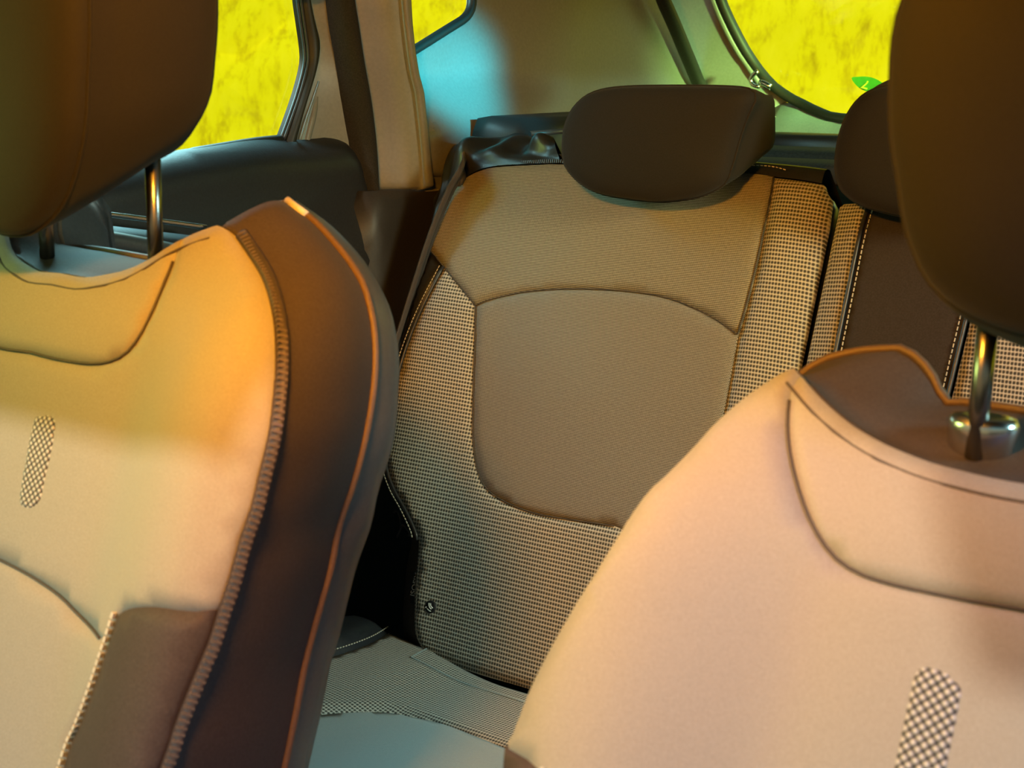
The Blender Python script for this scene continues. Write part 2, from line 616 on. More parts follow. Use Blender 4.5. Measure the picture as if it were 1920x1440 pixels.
# dark lower side behind and below the door opening
wl = panel('wall_left', [(-0.2, 0.0), (2.34, 0.0), (2.34, 0.97), (1.9, 0.962), (1.6, 0.974), (1.38, 0.981), (1.33, 0.9), (1.2, 0.5), (1.1, 0.2), (-0.2, 0.05)],
           lambda y, z, d: (-0.735 - d + 0.072 * sstep((z - 0.55) / 0.3) * sstep((y - 1.33) / 0.05), y, z), M['trim_dark'], step=0.03, er=0.02, ed=0.01, lip=0.02)
struct(wl)
# quarter panel of pale trim: pillar face in front, recess round the quarter window behind it
PILLAR_REAR = [(1.4558, 1.2615), (1.4573, 1.234), (1.4589, 1.2062), (1.4627, 1.1789), (1.4668, 1.157), (1.472, 1.1356), (1.482, 1.1124)]
QW = [(1.5278, 1.1617), (1.5413, 1.167), (1.5952, 1.1879), (1.6501, 1.2096), (1.6688, 1.2193), (1.6784, 1.2297), (1.6826, 1.2422), (1.6844, 1.2901), (1.5311, 1.2817)]


def rear_of_pillar(z):
    for (ya, za), (yb, zb) in zip(PILLAR_REAR, PILLAR_REAR[1:]):
        if zb <= z <= za:
            return ya + (yb - ya) * (za - z) / (za - zb)
    (ya, za), (yb, zb) = PILLAR_REAR[-2:]
    return PILLAR_REAR[0][0] if z > PILLAR_REAR[0][1] else yb + (yb - ya) * (zb - z) / (za - zb) * 0.35


def quarter_x(y, z):
    low = sstep((z - 1.045) / 0.095)
    back = 1 - sstep((y - 1.60 - (z - 1.14) * 0.3) / 0.30)
    rec = 0.064 * low * (0.25 + 0.75 * back)
    return -0.658 - rec + 0.02 * sstep((y - 1.9) / 0.4) - 0.012 * sstep((1.0 - z) / 0.02)


PILLAR_FRONT = [(1.3882, 1.4059), (1.396, 1.2669), (1.3979, 1.2329), (1.4051, 1.1987), (1.4132, 1.1562), (1.4266, 1.0999), (1.4349, 1.0475), (1.4368, 1.0048), (1.4374, 0.9885), (1.4372, 0.9826)]
qz = [1.375 - 0.0065 * k for k in range(62)]
q_bot = [(1.3913, 0.9829), (1.453, 0.9813), (1.5256, 0.9812), (1.5636, 0.9808)]


def bot_z(y):
    (y0, z0_), (y1, z1_) = q_bot[0], q_bot[-1]
    return z0_ + (z1_ - z0_) * (y - y0) / (y1 - y0)


win = sp(QW[1:8], 0.008)
zw0 = win[0][1]
fr_edge = [(rear_of_pillar(z) - 0.012, z) for z in [0.95 + (zw0 - 0.952) * k / 16 for k in range(17)]]
q_out = poly(fr_edge, [(fr_edge[-1][0], win[0][1])], win[1:], [(win[-1][0] + 0.004, 1.37)], [(2.08, 1.37), (2.16, 1.26), (2.25, 1.17), (2.31, 1.10), (2.36, 1.0)], [(1.9, 0.95)])
qp = panel('trim_1', q_out, lambda y, z, d: (quarter_x(y, z) - d, y, z), M['trim'], step=0.012, er=0.006, ed=0.002, lip=0.012)
struct(qp)
gl2 = poly(win, [(win[-1][0], 1.37), (win[0][0] - 0.03, 1.37), (win[0][0] - 0.03, win[0][1] - 0.01)])
w2 = link('window_2', mesh_of('window_2', [(-0.742, y, z) for y, z in gl2], [tuple(range(len(gl2)))]), M['glass'], smooth=False)
struct(w2)
rs = tube('window_seal', [(quarter_x(y, z) - 0.004, y, z) for y, z in [(win[0][0] - 0.02, win[0][1] - 0.012)] + win], 0.0075, M['rubber'], w2)
# pale pillar trim in front of it: door-side return, rounded corner, flat face, rear return into the recess
rows = []
NP = 60
pf = spline(PILLAR_FRONT, NP)
for k in range(NP):
    yf_, zf_ = pf[k]
    cols_ = []
    zf2 = zf_
    yr = rear_of_pillar(zf_)
    wd = yr - yf_
    prof = [(-0.030, -0.732), (-0.012, -0.716), (0.0, -0.706), (0.012, -0.688), (0.022, -0.672), (0.034, -0.662), (0.050, -0.657)]
    for dy, x in prof:
        cols_.append((x, yf_ + dy, zf_))
    x_in = quarter_x(yr + 0.01, zf_)
    for t, x in ((0.6, -0.655), (0.9, -0.654), (0.97, -0.655), (0.99, -0.657)):
        cols_.append((x, yf_ + wd * t, zf_))
    g_ = max(0.0, (-0.657 - x_in))
    cols_ += [(-0.657 - 0.15 * g_, yr, zf_), (-0.657 - 0.5 * g_, yr + 0.002, zf_), (x_in + 0.001 - 0.3 * g_, yr + 0.004, zf_)]
    cols_ += [(x_in - 0.012, yr + 0.010, zf_)] if g_ > 0.012 else [(x_in + 0.0004, yr + 0.034, zf_)]
    rows.append(cols_)
last = rows[-1]
rows.append([(x - 0.004, y, z - 0.003) for x, y, z in last])
rows.append([(x - 0.06, y, z - 0.02) for x, y, z in last])
struct(loft('trim_2', rows, M['trim']))

# door seal band between the pale pillar trim and the door
def ribbon(name, L, Rr, x0, x1, mat, crown=0.01, parent=None):
    n = 40
    A, B = spline(L, n), spline(Rr, n)
    rings = []
    for k in range(9):
        t = k / 8
        rings.append([(x0 + (x1 - x0) * t + crown * math.sin(math.pi * t), a[0] + (b[0] - a[0]) * t, a[1] + (b[1] - a[1]) * t) for a, b in zip(A, B)])
    return loft(name, rings, mat, parent)


sealL = [(1.3325, 1.3995), (1.3481, 1.2645), (1.3507, 1.2312), (1.3571, 1.1909), (1.3659, 1.1547), (1.3753, 1.101), (1.3824, 1.0655), (1.3861, 1.0497), (1.3904, 1.0222), (1.408, 0.9626), (1.4168, 0.8947)]
sealR = [(1.3738, 1.4034), (1.3826, 1.2659), (1.3865, 1.2323), (1.3937, 1.1983), (1.4018, 1.1561), (1.415, 1.1003), (1.4232, 1.0469), (1.4261, 1.0023), (1.427, 0.9617), (1.4259, 0.932), (1.4222, 0.8571)]
struct(ribbon('trim_3', sealL, sealR, -0.715, -0.695, M['flock'], 0.016))
# painted body pillar between door frame and seal
bodyL = [(1.3192, 1.3992), (1.328, 1.264), (1.3303, 1.2309), (1.3371, 1.2042), (1.3441, 1.1806), (1.3421, 1.1601), (1.3315, 1.1328), (1.3124, 1.0953), (1.294, 1.0506), (1.2858, 1.0275)]
bodyR = [(1.338, 1.4005), (1.3536, 1.2649), (1.3582, 1.2316), (1.3647, 1.1911), (1.3736, 1.1547), (1.383, 1.1008), (1.3913, 1.0651), (1.395, 1.0491), (1.3964, 1.0289), (1.398, 1.0143)]
bp = struct(ribbon('trim_4', bodyL, bodyR, -0.735, -0.712, M['trim'], 0.0))
# raised glossy rib of that pillar
rib = [(1.3501, 1.1223), (1.3408, 1.1017), (1.3294, 1.0778), (1.3167, 1.0485), (1.312, 1.0369)]
tube('pillar_rib', [(-0.7278 - 0.012 * max(0.0, (k - 4) / 8 - 0.35 * k / 4 if k < 4 else 0) - (0.007 * (1 - k / 4) if k < 4 else 0), y, z) for k, (y, z) in enumerate(sp(rib, 0.01))], 0.006, M['trim'], bp)
rib2 = [(1.3456, 1.1271), (1.3321, 1.1018), (1.3186, 1.0779), (1.305, 1.0487)]
tube('pillar_crease', [(-0.7265, y, z) for y, z in sp(rib2, 0.01)], 0.0012, M['trim'], bp)

# unseen ceiling lamp, added for the orange light on both front seats
dl = empty('added_dome_lamp', (0.10, 0.30, 1.38), 'rectangular ceiling lamp with warm lit lens between the front seats', 'ceiling lamp')
slab('lamp_housing', 0.01, 0.19, 0.24, 0.36, 1.362, 1.382, M['liner'], dl, bev=0.006)
lens_m, lens_t, lens_b = node_mat('warm_lens', (0.9, 0.6, 0.3), 0.3)
lens_b.inputs['Emission Color'].default_value = (1.0, 0.45, 0.10, 1)
lens_b.inputs['Emission Strength'].default_value = 4.0
slab('lens', 0.04, 0.16, 0.265, 0.335, 1.352, 1.364, lens_m, dl, bev=0.003)
lamp('added_dome_bulb', 'AREA', (0.10, 0.30, 1.345), (-0.14, 0.92, 1.06), 11.0, (1.0, 0.37, 0.02), shape='RECTANGLE', size=0.10, size_y=0.06, spread=R(138))
vis = slab('added_visor', -0.68, -0.205, 0.085, 0.104, 1.215, 1.405, M['liner'], bev=0.008, seg=3)  # out of view, added to cast the shadow edge on the left seat
tag(vis, 'folded down grey sun visor in front of the left front seat', 'sun visor')
vs2 = extrude_outline('added_visor', [(0.155, 0.085, 1.405), (0.17, 0.085, 1.35), (0.235, 0.085, 1.218), (0.58, 0.085, 1.218), (0.60, 0.085, 1.25), (0.60, 0.085, 1.405)], (0, 0.02, 0), M['liner'])  # also added out of view, slanted edge shaped for the right seat's shadow
tag(vs2, 'folded down grey sun visor in front of the right front seat', 'sun visor')
bpl = extrude_outline('trim', [(-0.74, 0.50, 0.98), (-0.74, 0.66, 0.98), (-0.68, 0.70, 1.30), (-0.68, 0.56, 1.30)], (-0.04, 0, 0), M['trim'])
bpl.name = 'trim_11'
struct(bpl)
struct(slab('door_2', -0.78, -0.70, -0.2, 0.50, 0.02, 1.0, M['door'], bev=0.02, seg=3))

# ------------------------------------------------------------------ rear door
door = struct(bpy.data.objects.new('door_1', None))
COL.objects.link(door)
door.location = (-0.72, 1.0, 0.0)
topc = [(0.8984, 1.0247), (0.9696, 1.0355), (1.046, 1.0436), (1.0948, 1.0484), (1.1547, 1.0523), (1.1997, 1.0554), (1.2466, 1.0559), (1.2854, 1.0528), (1.3259, 1.0524), (1.3626, 1.0543), (1.3786, 1.0522), (1.3946, 1.045), (1.4106, 1.0305), (1.421, 1.0073), (1.428, 0.9833), (1.4328, 0.9569), (1.4336, 0.9155), (1.432, 0.8702)]
d_out = poly([(0.50, 0.02), (0.50, 1.02)], sp([(0.60, 1.025)] + topc, 0.012), [(1.40, 0.80), (1.36, 0.66), (1.31, 0.5), (1.27, 0.3), (1.22, 0.06)])


def door_x(y, z, d):
    return (-0.695 - d + 0.022 * sstep((0.99 - z) / 0.10) - 0.03 * sstep((0.6 - z) / 0.5), y, z)


panel('door_panel', d_out, door_x, M['door'], door, step=0.014, er=0.035, ed=0.028, lip=0.012)
edge = sp([(1.3786, 1.0522), (1.3946, 1.045), (1.4106, 1.0305), (1.421, 1.0073), (1.428, 0.9833), (1.4328, 0.9569), (1.4336, 0.9155), (1.432, 0.8702)], 0.01)
tube('panel_edge', [(-0.722, y, z) for y, z in edge], 0.0025, M['shell'], door)
# window frame of the door and its rubber lips
frL = [(1.2964, 1.3978), (1.3066, 1.27), (1.3093, 1.2305), (1.3145, 1.1972), (1.3188, 1.1669), (1.3167, 1.1465), (1.302, 1.1125), (1.2844, 1.0808), (1.2671, 1.052)]
frR = [(1.3173, 1.399), (1.3283, 1.2706), (1.3303, 1.2309), (1.3371, 1.2042), (1.3451, 1.1806), (1.3431, 1.1601), (1.3326, 1.1328), (1.3134, 1.0953), (1.294, 1.0506)]
ribbon('window_frame', frL, frR, -0.735, -0.722, M['rubber'], 0.012, door)
for dx in (3, 8):
    pts = [(y + dx * 0.0006, z) for y, z in frL]
    tube('rubber_lip', [(-0.729 + 0.0006 * dx, y, z) for y, z in sp(pts, 0.01)], 0.0022, M['black_plastic'], door)
gl = [(y, z) for y, z in sp(frL, 0.015)]
w1 = poly(gl, sp([(1.267, 1.05), (1.1826, 1.046), (1.1212, 1.0421), (1.0713, 1.0391)], 0.03), [(0.62, 1.035), (0.66, 1.38), (1.22, 1.38)])
struct(link('window_1', mesh_of('window_1', [(-0.738, y, z) for y, z in w1], [tuple(range(len(w1)))]), M['glass'], smooth=False))
tube('belt_seal', [(-0.728, y, z + 0.002) for y, z in sp([(1.27, 1.0526), (1.2269, 1.0512), (1.1808, 1.0481), (1.1195, 1.0435), (1.0697, 1.0399)] + [(0.62, 1.035)], 0.02)], 0.006, M['rubber'], door)
# arm rest with chrome strip
chs = [(0.908, 0.9962), (0.9531, 0.9875), (0.997, 0.9787), (1.0551, 0.9671)]
ar = loft('armrest', [[(x, y, 0.986 - 0.195 * (y - 0.9) + dz) for y in (0.5, 0.7, 0.9, 1.0, 1.1, 1.16, 1.18)] for x, dz in
                      ((-0.69, 0.0), (-0.645, 0.0), (-0.625, -0.012), (-0.615, -0.035), (-0.625, -0.09), (-0.69, -0.10))], M['door'], door, cap0=False)
tube('chrome_strip', [(-0.64, y, z) for y, z in sp(chs, 0.01)], 0.0036, M['chrome'], door, flat=0.7)
pts = [(0.8338, 0.9904), (0.8786, 0.9827), (0.9258, 0.9712), (0.9757, 0.9578)]
tube('pull_handle', [(-0.605, y, z - 0.008) for y, z in sp([(0.72, 0.99)] + pts, 0.02)], 0.010, M['shell'], door)

# ------------------------------------------------------------------ tailgate
tg_hole_l = [(-0.6255, 1.3309), (-0.6087, 1.2645), (-0.5871, 1.2119), (-0.5579, 1.1574), (-0.522, 1.1156), (-0.4894, 1.0931), (-0.4576, 1.0784), (-0.416, 1.0641), (-0.3755, 1.0565)]
hl = sp([(x, z) for x, z in tg_hole_l] + [(-0.22, 1.05), (-0.10, 1.045), (0.0, 1.044)], 0.02)
hole = poly(hl, [(-x, z) for x, z in reversed(hl)])


def gate_y(x, z):
    return 2.335 - max(0.0, min(0.05, 1.078 - z)) - 0.22 * max(0.0, z - 1.15) - 0.03 * sstep((abs(x) - 0.45) / 0.28)


def glass_y(x, z):
    return 2.335 - 0.22 * max(0.0, z - 1.15) - 0.03 * sstep((abs(x) - 0.45) / 0.28)


def gate_fn(x, z, d):
    return (x, gate_y(x, z) + d, z)


gate_out = poly([(-0.73, 0.95), (0.73, 0.95), (0.73, 1.40), (-0.73, 1.40)])
bigger = []
cx, cz = 0.0, 1.25
for x, z in hole:
    bigger.append((x, z))
split = [(-0.5196, 1.0678), (-0.4971, 1.0806), (-0.4718, 1.0943)]
# pale corner trim each side and the dark lower panel of the tailgate
left_corner = poly([(-0.73, 1.40), (-0.73, 1.05)], [(-0.50, 1.055), split[0], split[1]], [p for p in hl if p[0] <= split[2][0]][::-1], [(hl[0][0], 1.40)])
right_corner = [(-x, z) for x, z in left_corner]
tgc = panel('trim_5', left_corner, gate_fn, M['trim'], step=0.02, er=0.012, ed=0.006, lip=0.01)
struct(tgc)
tgr = panel('trim_6', right_corner, gate_fn, M['trim'], step=0.03, er=0.012, ed=0.006, lip=0.01)
struct(tgr)
crease = [(-0.6331, 1.3015), (-0.623, 1.2637), (-0.6062, 1.221), (-0.5828, 1.1735), (-0.5532, 1.1309), (-0.5375, 1.112)]
tube('trim_crease', [(x, gate_y(x, z) - 0.003, z) for x, z in sp(crease, 0.02)], 0.006, M['trim'], tgc)
lower = poly([(-0.73, 0.0), (0.73, 0.0), (0.73, 1.05), (0.50, 1.055), (-split[0][0], split[0][1]), (-split[1][0], split[1][1])],
             [(-x, z) for x, z in hl if x > split[2][0]], [p for p in reversed(hl) if p[0] > split[2][0]],
             [split[1], split[0], (-0.50, 1.055), (-0.73, 1.05)])
wallr = panel('wall_rear', lower, gate_fn, M['tailgate'], step=0.03, er=0.012, ed=0.006, lip=0.01)
struct(wallr)
w3 = link('window_3', mesh_of('window_3', [(x, 2.345 - 0.15 * (z - 1.044), z) for x, z in hole], [tuple(range(len(hole)))]), M['glass'], smooth=False)
struct(w3)
ring = [(x, gate_y(x, z) - 0.001, z) for x, z in hole]
tube('window_seal', ring + ring[:1], 0.010, M['rubber'], w3, flat=0.7)
# tailgate opening seal
ts = [(2.0801, 1.3002), (2.1161, 1.2578), (2.1528, 1.223), (2.1973, 1.1778), (2.2436, 1.1308), (2.2803, 1.0919), (2.3233, 1.0416)]
struct(tube('trim_10', [(-0.632, y, z) for y, z in sp(ts, 0.02)], 0.013, M['rubber'], seg=10))

struct(slab('trim_13', -0.74, 0.74, 2.22, 2.37, 1.322, 1.42, M['trim'], bev=0.01))

# ------------------------------------------------------------------ luggage cover behind the rear seats
sh = empty('parcel_shelf', (0, 1.95, 0.99), 'dark felt parcel shelf behind the rear headrests below the tailgate window', 'parcel shelf')


def bar(name, y0, y1, z0, z1, mat, r, parent):
    rings = []
    for x in (-0.548, -0.3, 0.0, 0.3, 0.548):
        ring = []
        for k in range(24):
            t = 2 * math.pi * k / 24
            c, s = math.cos(t), math.sin(t)
            e = 0.5
            ring.append((x, (y0 + y1) / 2 + math.copysign(abs(c) ** e, c) * (y1 - y0) / 2, (z0 + z1) / 2 + math.copysign(abs(s) ** e, s) * (z1 - z0) / 2))
        rings.append(ring)
    return loft(name, rings, mat, parent, True, True, True)


bar('rear_edge', 2.10, 2.17, 0.96, 1.038, M['black_plastic'], 0.01, sh)
bar('shelf_board', 1.98, 2.10, 0.985, 1.020, M['shelf'], 0.01, sh)
bar('front_lip', 1.86, 1.97, 0.975, 1.010, M['shelf'], 0.01, sh)
ho = empty('retractor_housing', (-0.64, 2.0, 1.0), 'black moulded seat belt housing on the side trim behind the left rear headrest', 'belt housing')
hp = [(1.5844, 1.044), (1.5924, 1.0618), (1.6044, 1.0697), (1.6342, 1.0725), (1.6832, 1.0717), (1.7566, 1.0694)]
hz = max(p[1] for p in hp)
rings = []
for y, s in ((hp[0][0] - 0.002, 0.55), (hp[1][0], 0.85), (hp[2][0], 1.0), (hp[4][0], 1.0), (hp[5][0] + 0.15, 1.0)):
    rings.append([(-0.655, y, 0.95), (-0.655, y, 0.95 + (hz - 0.95) * s), (-0.63, y, 0.95 + (hz + 0.004 - 0.95) * s), (-0.58, y, 0.95 + (hz - 0.95) * s),
                  (-0.56, y, 0.95 + (hz - 0.018 - 0.95) * s), (-0.555, y, 0.95)])
loft('housing_body', rings, M['black_plastic'], ho, True, True, True)
tube('housing_ridge', [(-0.562, y, hz - 0.02) for y in (hp[2][0], hp[4][0], hp[5][0] + 0.1)], 0.004, M['shell'], ho)
# bright metal bracket at the base of the tailgate corner
br = empty('gas_strut_bracket', (-0.50, 2.27, 1.12), 'small shiny metal bracket at the corner of the tailgate window', 'bracket')
bp_ = [(-0.52, 1.1377), (-0.53, 1.1292), (-0.5338, 1.1198), (-0.5271, 1.1124), (-0.5155, 1.1097)]
tube('bracket_arm', [(x, 2.27, z) for x, z in sp(bp_, 0.004)], 0.004, M['chrome'], br)
bq = [(-0.5159, 1.1181), (-0.5075, 1.1163), (-0.4938, 1.1099)]
tube('bracket_foot', [(x, 2.27, z) for x, z in sp(bq, 0.004)], 0.005, M['chrome'], br)


# ------------------------------------------------------------------ rear seat
def closed_body(name, fr, outline, wfn, depth, mat, parent, n=120):
    """Padded body behind the covers: outline in the seat frame with rounded rims front and back."""
    P = spline(outline, n, True)
    cx_ = sum(p[0] for p in P) / n
    cy_ = sum(p[1] for p in P) / n

    def ring(inset, w, follow=True):
        r = []
        for a, v in P:
            d = math.hypot(a - cx_, v - cy_)
            k = 1 - inset / d
            aa, vv = cx_ + (a - cx_) * k, cy_ + (v - cy_) * k
            r.append(tuple(fr.at(aa, vv, (wfn(aa, vv) if follow else 0) + w)))
        return r
    rings = [ring(0.03, -0.045, False), ring(0.012, -0.040, False), ring(0.004, -0.022), ring(0.0, -0.03), ring(0.0, -0.055, False), ring(0.004, -depth + 0.02, False), ring(0.025, -depth, False)]
    return loft(name, rings, mat, parent, True, True, True)


def headrest(name, front, back, yf, yb, mat, parent, dome=0.010, tilt=0.0, seam=True, n=72, z0=0.0):
    """Padded headrest lofted from a front outline (X, Z) at yf to a back outline at yb."""
    A, B = spline(front, n, True), spline(back, n, True)
    ca = (sum(p[0] for p in A) / n, sum(p[1] for p in A) / n)
    cb = (sum(p[0] for p in B) / n, sum(p[1] for p in B) / n)

    def ring(t, s, y):
        c = (ca[0] + (cb[0] - ca[0]) * t, ca[1] + (cb[1] - ca[1]) * t)
        out = []
        for a, b in zip(A, B):
            x, z = a[0] + (b[0] - a[0]) * t, a[1] + (b[1] - a[1]) * t
            xx, zz = c[0] + (x - c[0]) * s, c[1] + (z - c[1]) * s
            out.append((xx, y + tilt * (zz - z0), zz))
        return out
    d = yb - yf
    prof = [(0, 0.02, -dome), (0, 0.3, -dome * 0.93), (0, 0.6, -dome * 0.7), (0, 0.8, -dome * 0.4), (0, 0.92, -dome * 0.05), (0, 0.975, 0.004), (0.02, 1.0, 0.010), (0.05, 1.012, 0.018)]
    for k in range(1, 9):
        t = k / 9
        prof.append((t, 1.0 + 0.03 * math.sin(math.pi * t), 0.018 + t * (d - 0.03)))
    prof += [(0.95, 1.0, d - 0.010), (1, 0.96, d - 0.002), (1, 0.88, d + 0.003), (1, 0.6, d + 0.006), (1, 0.02, d + 0.007)]
    o = loft(name, [ring(t, s, yf + y) for t, s, y in prof], mat, parent, True, True, True)
    if seam:
        rg = ring(0.03, 1.008, yf + 0.014)
        tube('seam', rg + rg[:1], 0.0016, mat, o, seg=6, caps=False)
    return o


RB = Frame('RB')


def rb(a, v, d=0.0):
    return tuple(RB.at(a, v, w_rear(a, v) - d))


rear = empty('rear_passenger_seat', (-0.34, 1.30, 0.41), 'narrow rear seat backrest with woven taupe cover beside the left rear door', 'rear seat')
ARCH = sp([(-0.515, -0.1783), (-0.495, -0.1663), (-0.4495, -0.1514), (-0.3857, -0.1409), (-0.3154, -0.1355), (-0.2543, -0.1363), (-0.2084, -0.1444), (-0.1699, -0.1568), (-0.1379, -0.1721)], 0.008)
UP_L = sp([(-0.6171, -0.1054), (-0.5783, -0.1315), (-0.5447, -0.1552), (-0.515, -0.1783)], 0.008)
UP_O = sp([(-0.6171, -0.1054), (-0.622, -0.0799), (-0.6197, -0.0496), (-0.608, -0.0219), (-0.5918, -0.0005), (-0.5696, 0.0129), (-0.5447, 0.0189), (-0.485, 0.0249), (-0.4432, 0.0275), (-0.2841, 0.031), (-0.1736, 0.0285), (-0.1386, 0.0254)], 0.010)
STRIP_L = sp([(-0.1386, 0.0254), (-0.1326, -0.037), (-0.1325, -0.1026), (-0.1355, -0.155), (-0.1379, -0.1721)], 0.010)
CEN_L = sp([(-0.515, -0.1783), (-0.5044, -0.2263), (-0.4934, -0.2824), (-0.4802, -0.3378), (-0.4678, -0.3717), (-0.452, -0.3975), (-0.4311, -0.415), (-0.3986, -0.425), (-0.3563, -0.4301), (-0.3092, -0.4284), (-0.2419, -0.4238)], 0.008)
c_end = CEN_L[-1]
CEN_B = [(-0.20, c_end[1] - 0.006), (-0.165, c_end[1] + 0.004), (-0.142, c_end[1] + 0.03), (-0.137, c_end[1] + 0.08)]
CEN_R = sp([c_end] + CEN_B + [(-0.136, -0.26), ARCH[-1]], 0.010)
WEAVE_O = sp([(-0.5771, -0.1321), (-0.5817, -0.1562), (-0.5878, -0.1839), (-0.5969, -0.2223), (-0.6028, -0.2602), (-0.6052, -0.2976), (-0.6041, -0.3347), (-0.5994, -0.3711), (-0.5926, -0.3959), (-0.5801, -0.4195), (-0.5623, -0.4415), (-0.5438, -0.4593), (-0.5277, -0.4772), (-0.5174, -0.4913), (-0.5124, -0.5058), (-0.5089, -0.5297), (-0.5037, -0.5637), (-0.4964, -0.597), (-0.49, -0.6163), (-0.4781, -0.6293), (-0.4578, -0.636), (-0.4226, -0.6395), (-0.3804, -0.6408), (-0.3084, -0.6393)]
             + [(-0.2, -0.642), (-0.068, -0.646)], 0.008)
weave_in = UP_L[[i for i, p in enumerate(UP_L) if p[1] <= WEAVE_O[0][1]][0]:]
strip_r = [(-0.064, -0.646), (-0.0615, -0.4), (-0.061, -0.2), (-0.0615, -0.03), (-0.066, 0.004), (-0.075, 0.014)]
strip_top = [(-0.0789, 0.0219), (-0.1035, 0.0232), (-0.1386, 0.0254)]
panel('upper_panel', poly(UP_O, STRIP_L, ARCH[::-1], UP_L[::-1]), rb, M['fine'], rear, step=0.011, er=0.007, ed=0.003, lip=0.006)
panel('centre_panel', poly(ARCH, CEN_R[::-1], CEN_L[::-1]), rb, M['fine_centre'], rear, step=0.012, er=0.008, ed=0.003, lip=0.006)
panel('weave_panel', poly(WEAVE_O, [(-0.137, -0.646)], [(-0.1365, c_end[1] + 0.05)], [p for p in CEN_R[::-1] if p[1] < c_end[1] + 0.05], CEN_L[::-1], weave_in[::-1]),
      rb, M['weave'], rear, step=0.012, er=0.007, ed=0.003, lip=0.008)
panel('edge_strip', poly(STRIP_L, [p for p in CEN_R[::-1] if p[1] > c_end[1] + 0.05], [(-0.137, -0.646)], strip_r, strip_top),
      rb, M['weave'], rear, step=0.010, er=0.016, ed=0.008, lip=0.010)
BOL_O = sp([(-0.6171, -0.1054), (-0.6158, -0.1518), (-0.6159, -0.1982), (-0.6161, -0.2432), (-0.6164, -0.288), (-0.6137, -0.3398), (-0.6073, -0.3835), (-0.5941, -0.4183), (-0.5764, -0.4443), (-0.5554, -0.4654), (-0.5368, -0.4829), (-0.5233, -0.4948), (-0.5156, -0.4987)], 0.010)
bol_in = [p for p in WEAVE_O if p[1] > BOL_O[-1][1]]
panel('side_bolster', poly(UP_L[:max(2, len(UP_L) - len(weave_in) + 1)], bol_in, BOL_O[::-1]), lambda a, v, d: rb(a, v, d + 0.002), M['leather'], rear, step=0.010, er=0.012, ed=0.008, lip=0.012)
bout = poly(BOL_O[::-1][:-1], UP_O[:-1], [(-0.12, 0.020), (-0.08, 0.014), (-0.066, 0.0), (-0.0625, -0.03), (-0.0625, -0.15), (-0.0625, -0.3), (-0.0625, -0.5), (-0.0625, -0.60), (-0.065, -0.63), (-0.075, -0.641)], [(-0.2, -0.643)], [p for p in WEAVE_O[::-1] if p[1] < BOL_O[-1][1] and p[0] < -0.21])
closed_body('body', RB, bout, w_rear, 0.10, M['leather'], rear, 160)
for nm, cv, m_, r_ in (('arch_seam', ARCH, 'dark_thread', 0.0009), ('centre_seam', CEN_L, 'dark_thread', 0.0009), ('shoulder_seam', UP_L, 'dark_thread', 0.0009), ('strip_seam', STRIP_L, 'dark_thread', 0.0009)):
    tube(nm, [rb(a, v, 0.0018) for a, v in cv], r_, M[m_], rear, seg=6)
tube('bolster_piping', [rb(a, v, -0.0005) for a, v in bol_in], 0.0022, M['leather'], rear, seg=6)
off = [(a - 0.0062, v - 0.001) for a, v in bol_in]
dashes('bolster_stitching', [rb(a, v, -0.0008) for a, v in off], 0.0048, 0.0034, 0.0006, M['thread'], rear, normal=RB.n)
lowst = [(a + 0.004, v) for a, v in WEAVE_O if -0.64 < v < BOL_O[-1][1] - 0.02 and a < -0.44]
dashes('edge_stitching', [rb(a, v, -0.0005) for a, v in lowst], 0.0045, 0.003, 0.0006, M['dark_thread'], rear, normal=RB.n)
zl = [p for p in UP_O if p[0] > -0.57 and p[0] < -0.35]
zo = dashes('zip_teeth', [rb(a, v + 0.004, 0.002) for a, v in zl], 0.0032, 0.005, 0.0009, M['shell'], rear, across=True, normal=RB.n)
# rumpled leatherette over the outer shoulder
lo_e = sp([(-0.6134, -0.0873), (-0.6171, -0.0518), (-0.6095, -0.0252), (-0.5944, -0.0031), (-0.5723, 0.0128), (-0.5494, 0.0195), (-0.5195, 0.0233), (-0.4437, 0.029)], 0.01)
hi_e = [(-0.681, -0.0111), (-0.6811, 0.0109), (-0.6793, 0.0331), (-0.6797, 0.0559), (-0.6739, 0.0709), (-0.646, 0.0686), (-0.6222, 0.0695), (-0.6035, 0.0814), (-0.5837, 0.0917), (-0.5593, 0.0908), (-0.5344, 0.079), (-0.4976, 0.0686)]
A_, B_ = spline(lo_e, 60), spline(hi_e, 60)
rings = []
for k in range(17):
    t = k / 16
    row = []
    for i, (p, q) in enumerate(zip(A_, B_)):
        s = i / 59
        P0, P1 = RB.at(p[0], p[1], w_rear(*p) - 0.001), RB.at(q[0], q[1], -0.085)
        fold = 0.011 * math.sin(11 * s + 5 * t + 1.5 * math.sin(5 * t)) * math.sin(math.pi * t) + 0.007 * math.sin(27 * s - 8 * t) * math.sin(math.pi * t) ** 2
        row.append(tuple(P0.lerp(P1, t) + RB.n * (0.016 * math.sin(math.pi * t) + fold) + RB.v * (0.012 * math.sin(math.pi * t) + 0.5 * fold)))
    rings.append(row)
rings.append([tuple(Vector(p) + Vector((0, 0.04, -0.05))) for p in rings[-1]])
loft('shoulder_cover', rings, M['leather'], rear)
kn = [(-0.6458, 0.0246), (-0.6459, 0.039), (-0.6437, 0.0519), (-0.6398, 0.0624)]
knob = [RB.at(a, v, -0.055) for a, v in spline(kn, 9)]
rk = [0.004, 0.009, 0.012, 0.014, 0.0145, 0.0145, 0.013, 0.009, 0.003]
rings = []
for p, (t, u, s), r_ in zip(knob, frames_along(knob), rk):
    rings.append([tuple(p + u * math.cos(k * math.pi / 8) * r_ + s * math.sin(k * math.pi / 8) * r_) for k in range(16)])
loft('belt_guide', rings, M['black_plastic'], rear, True, True, True)
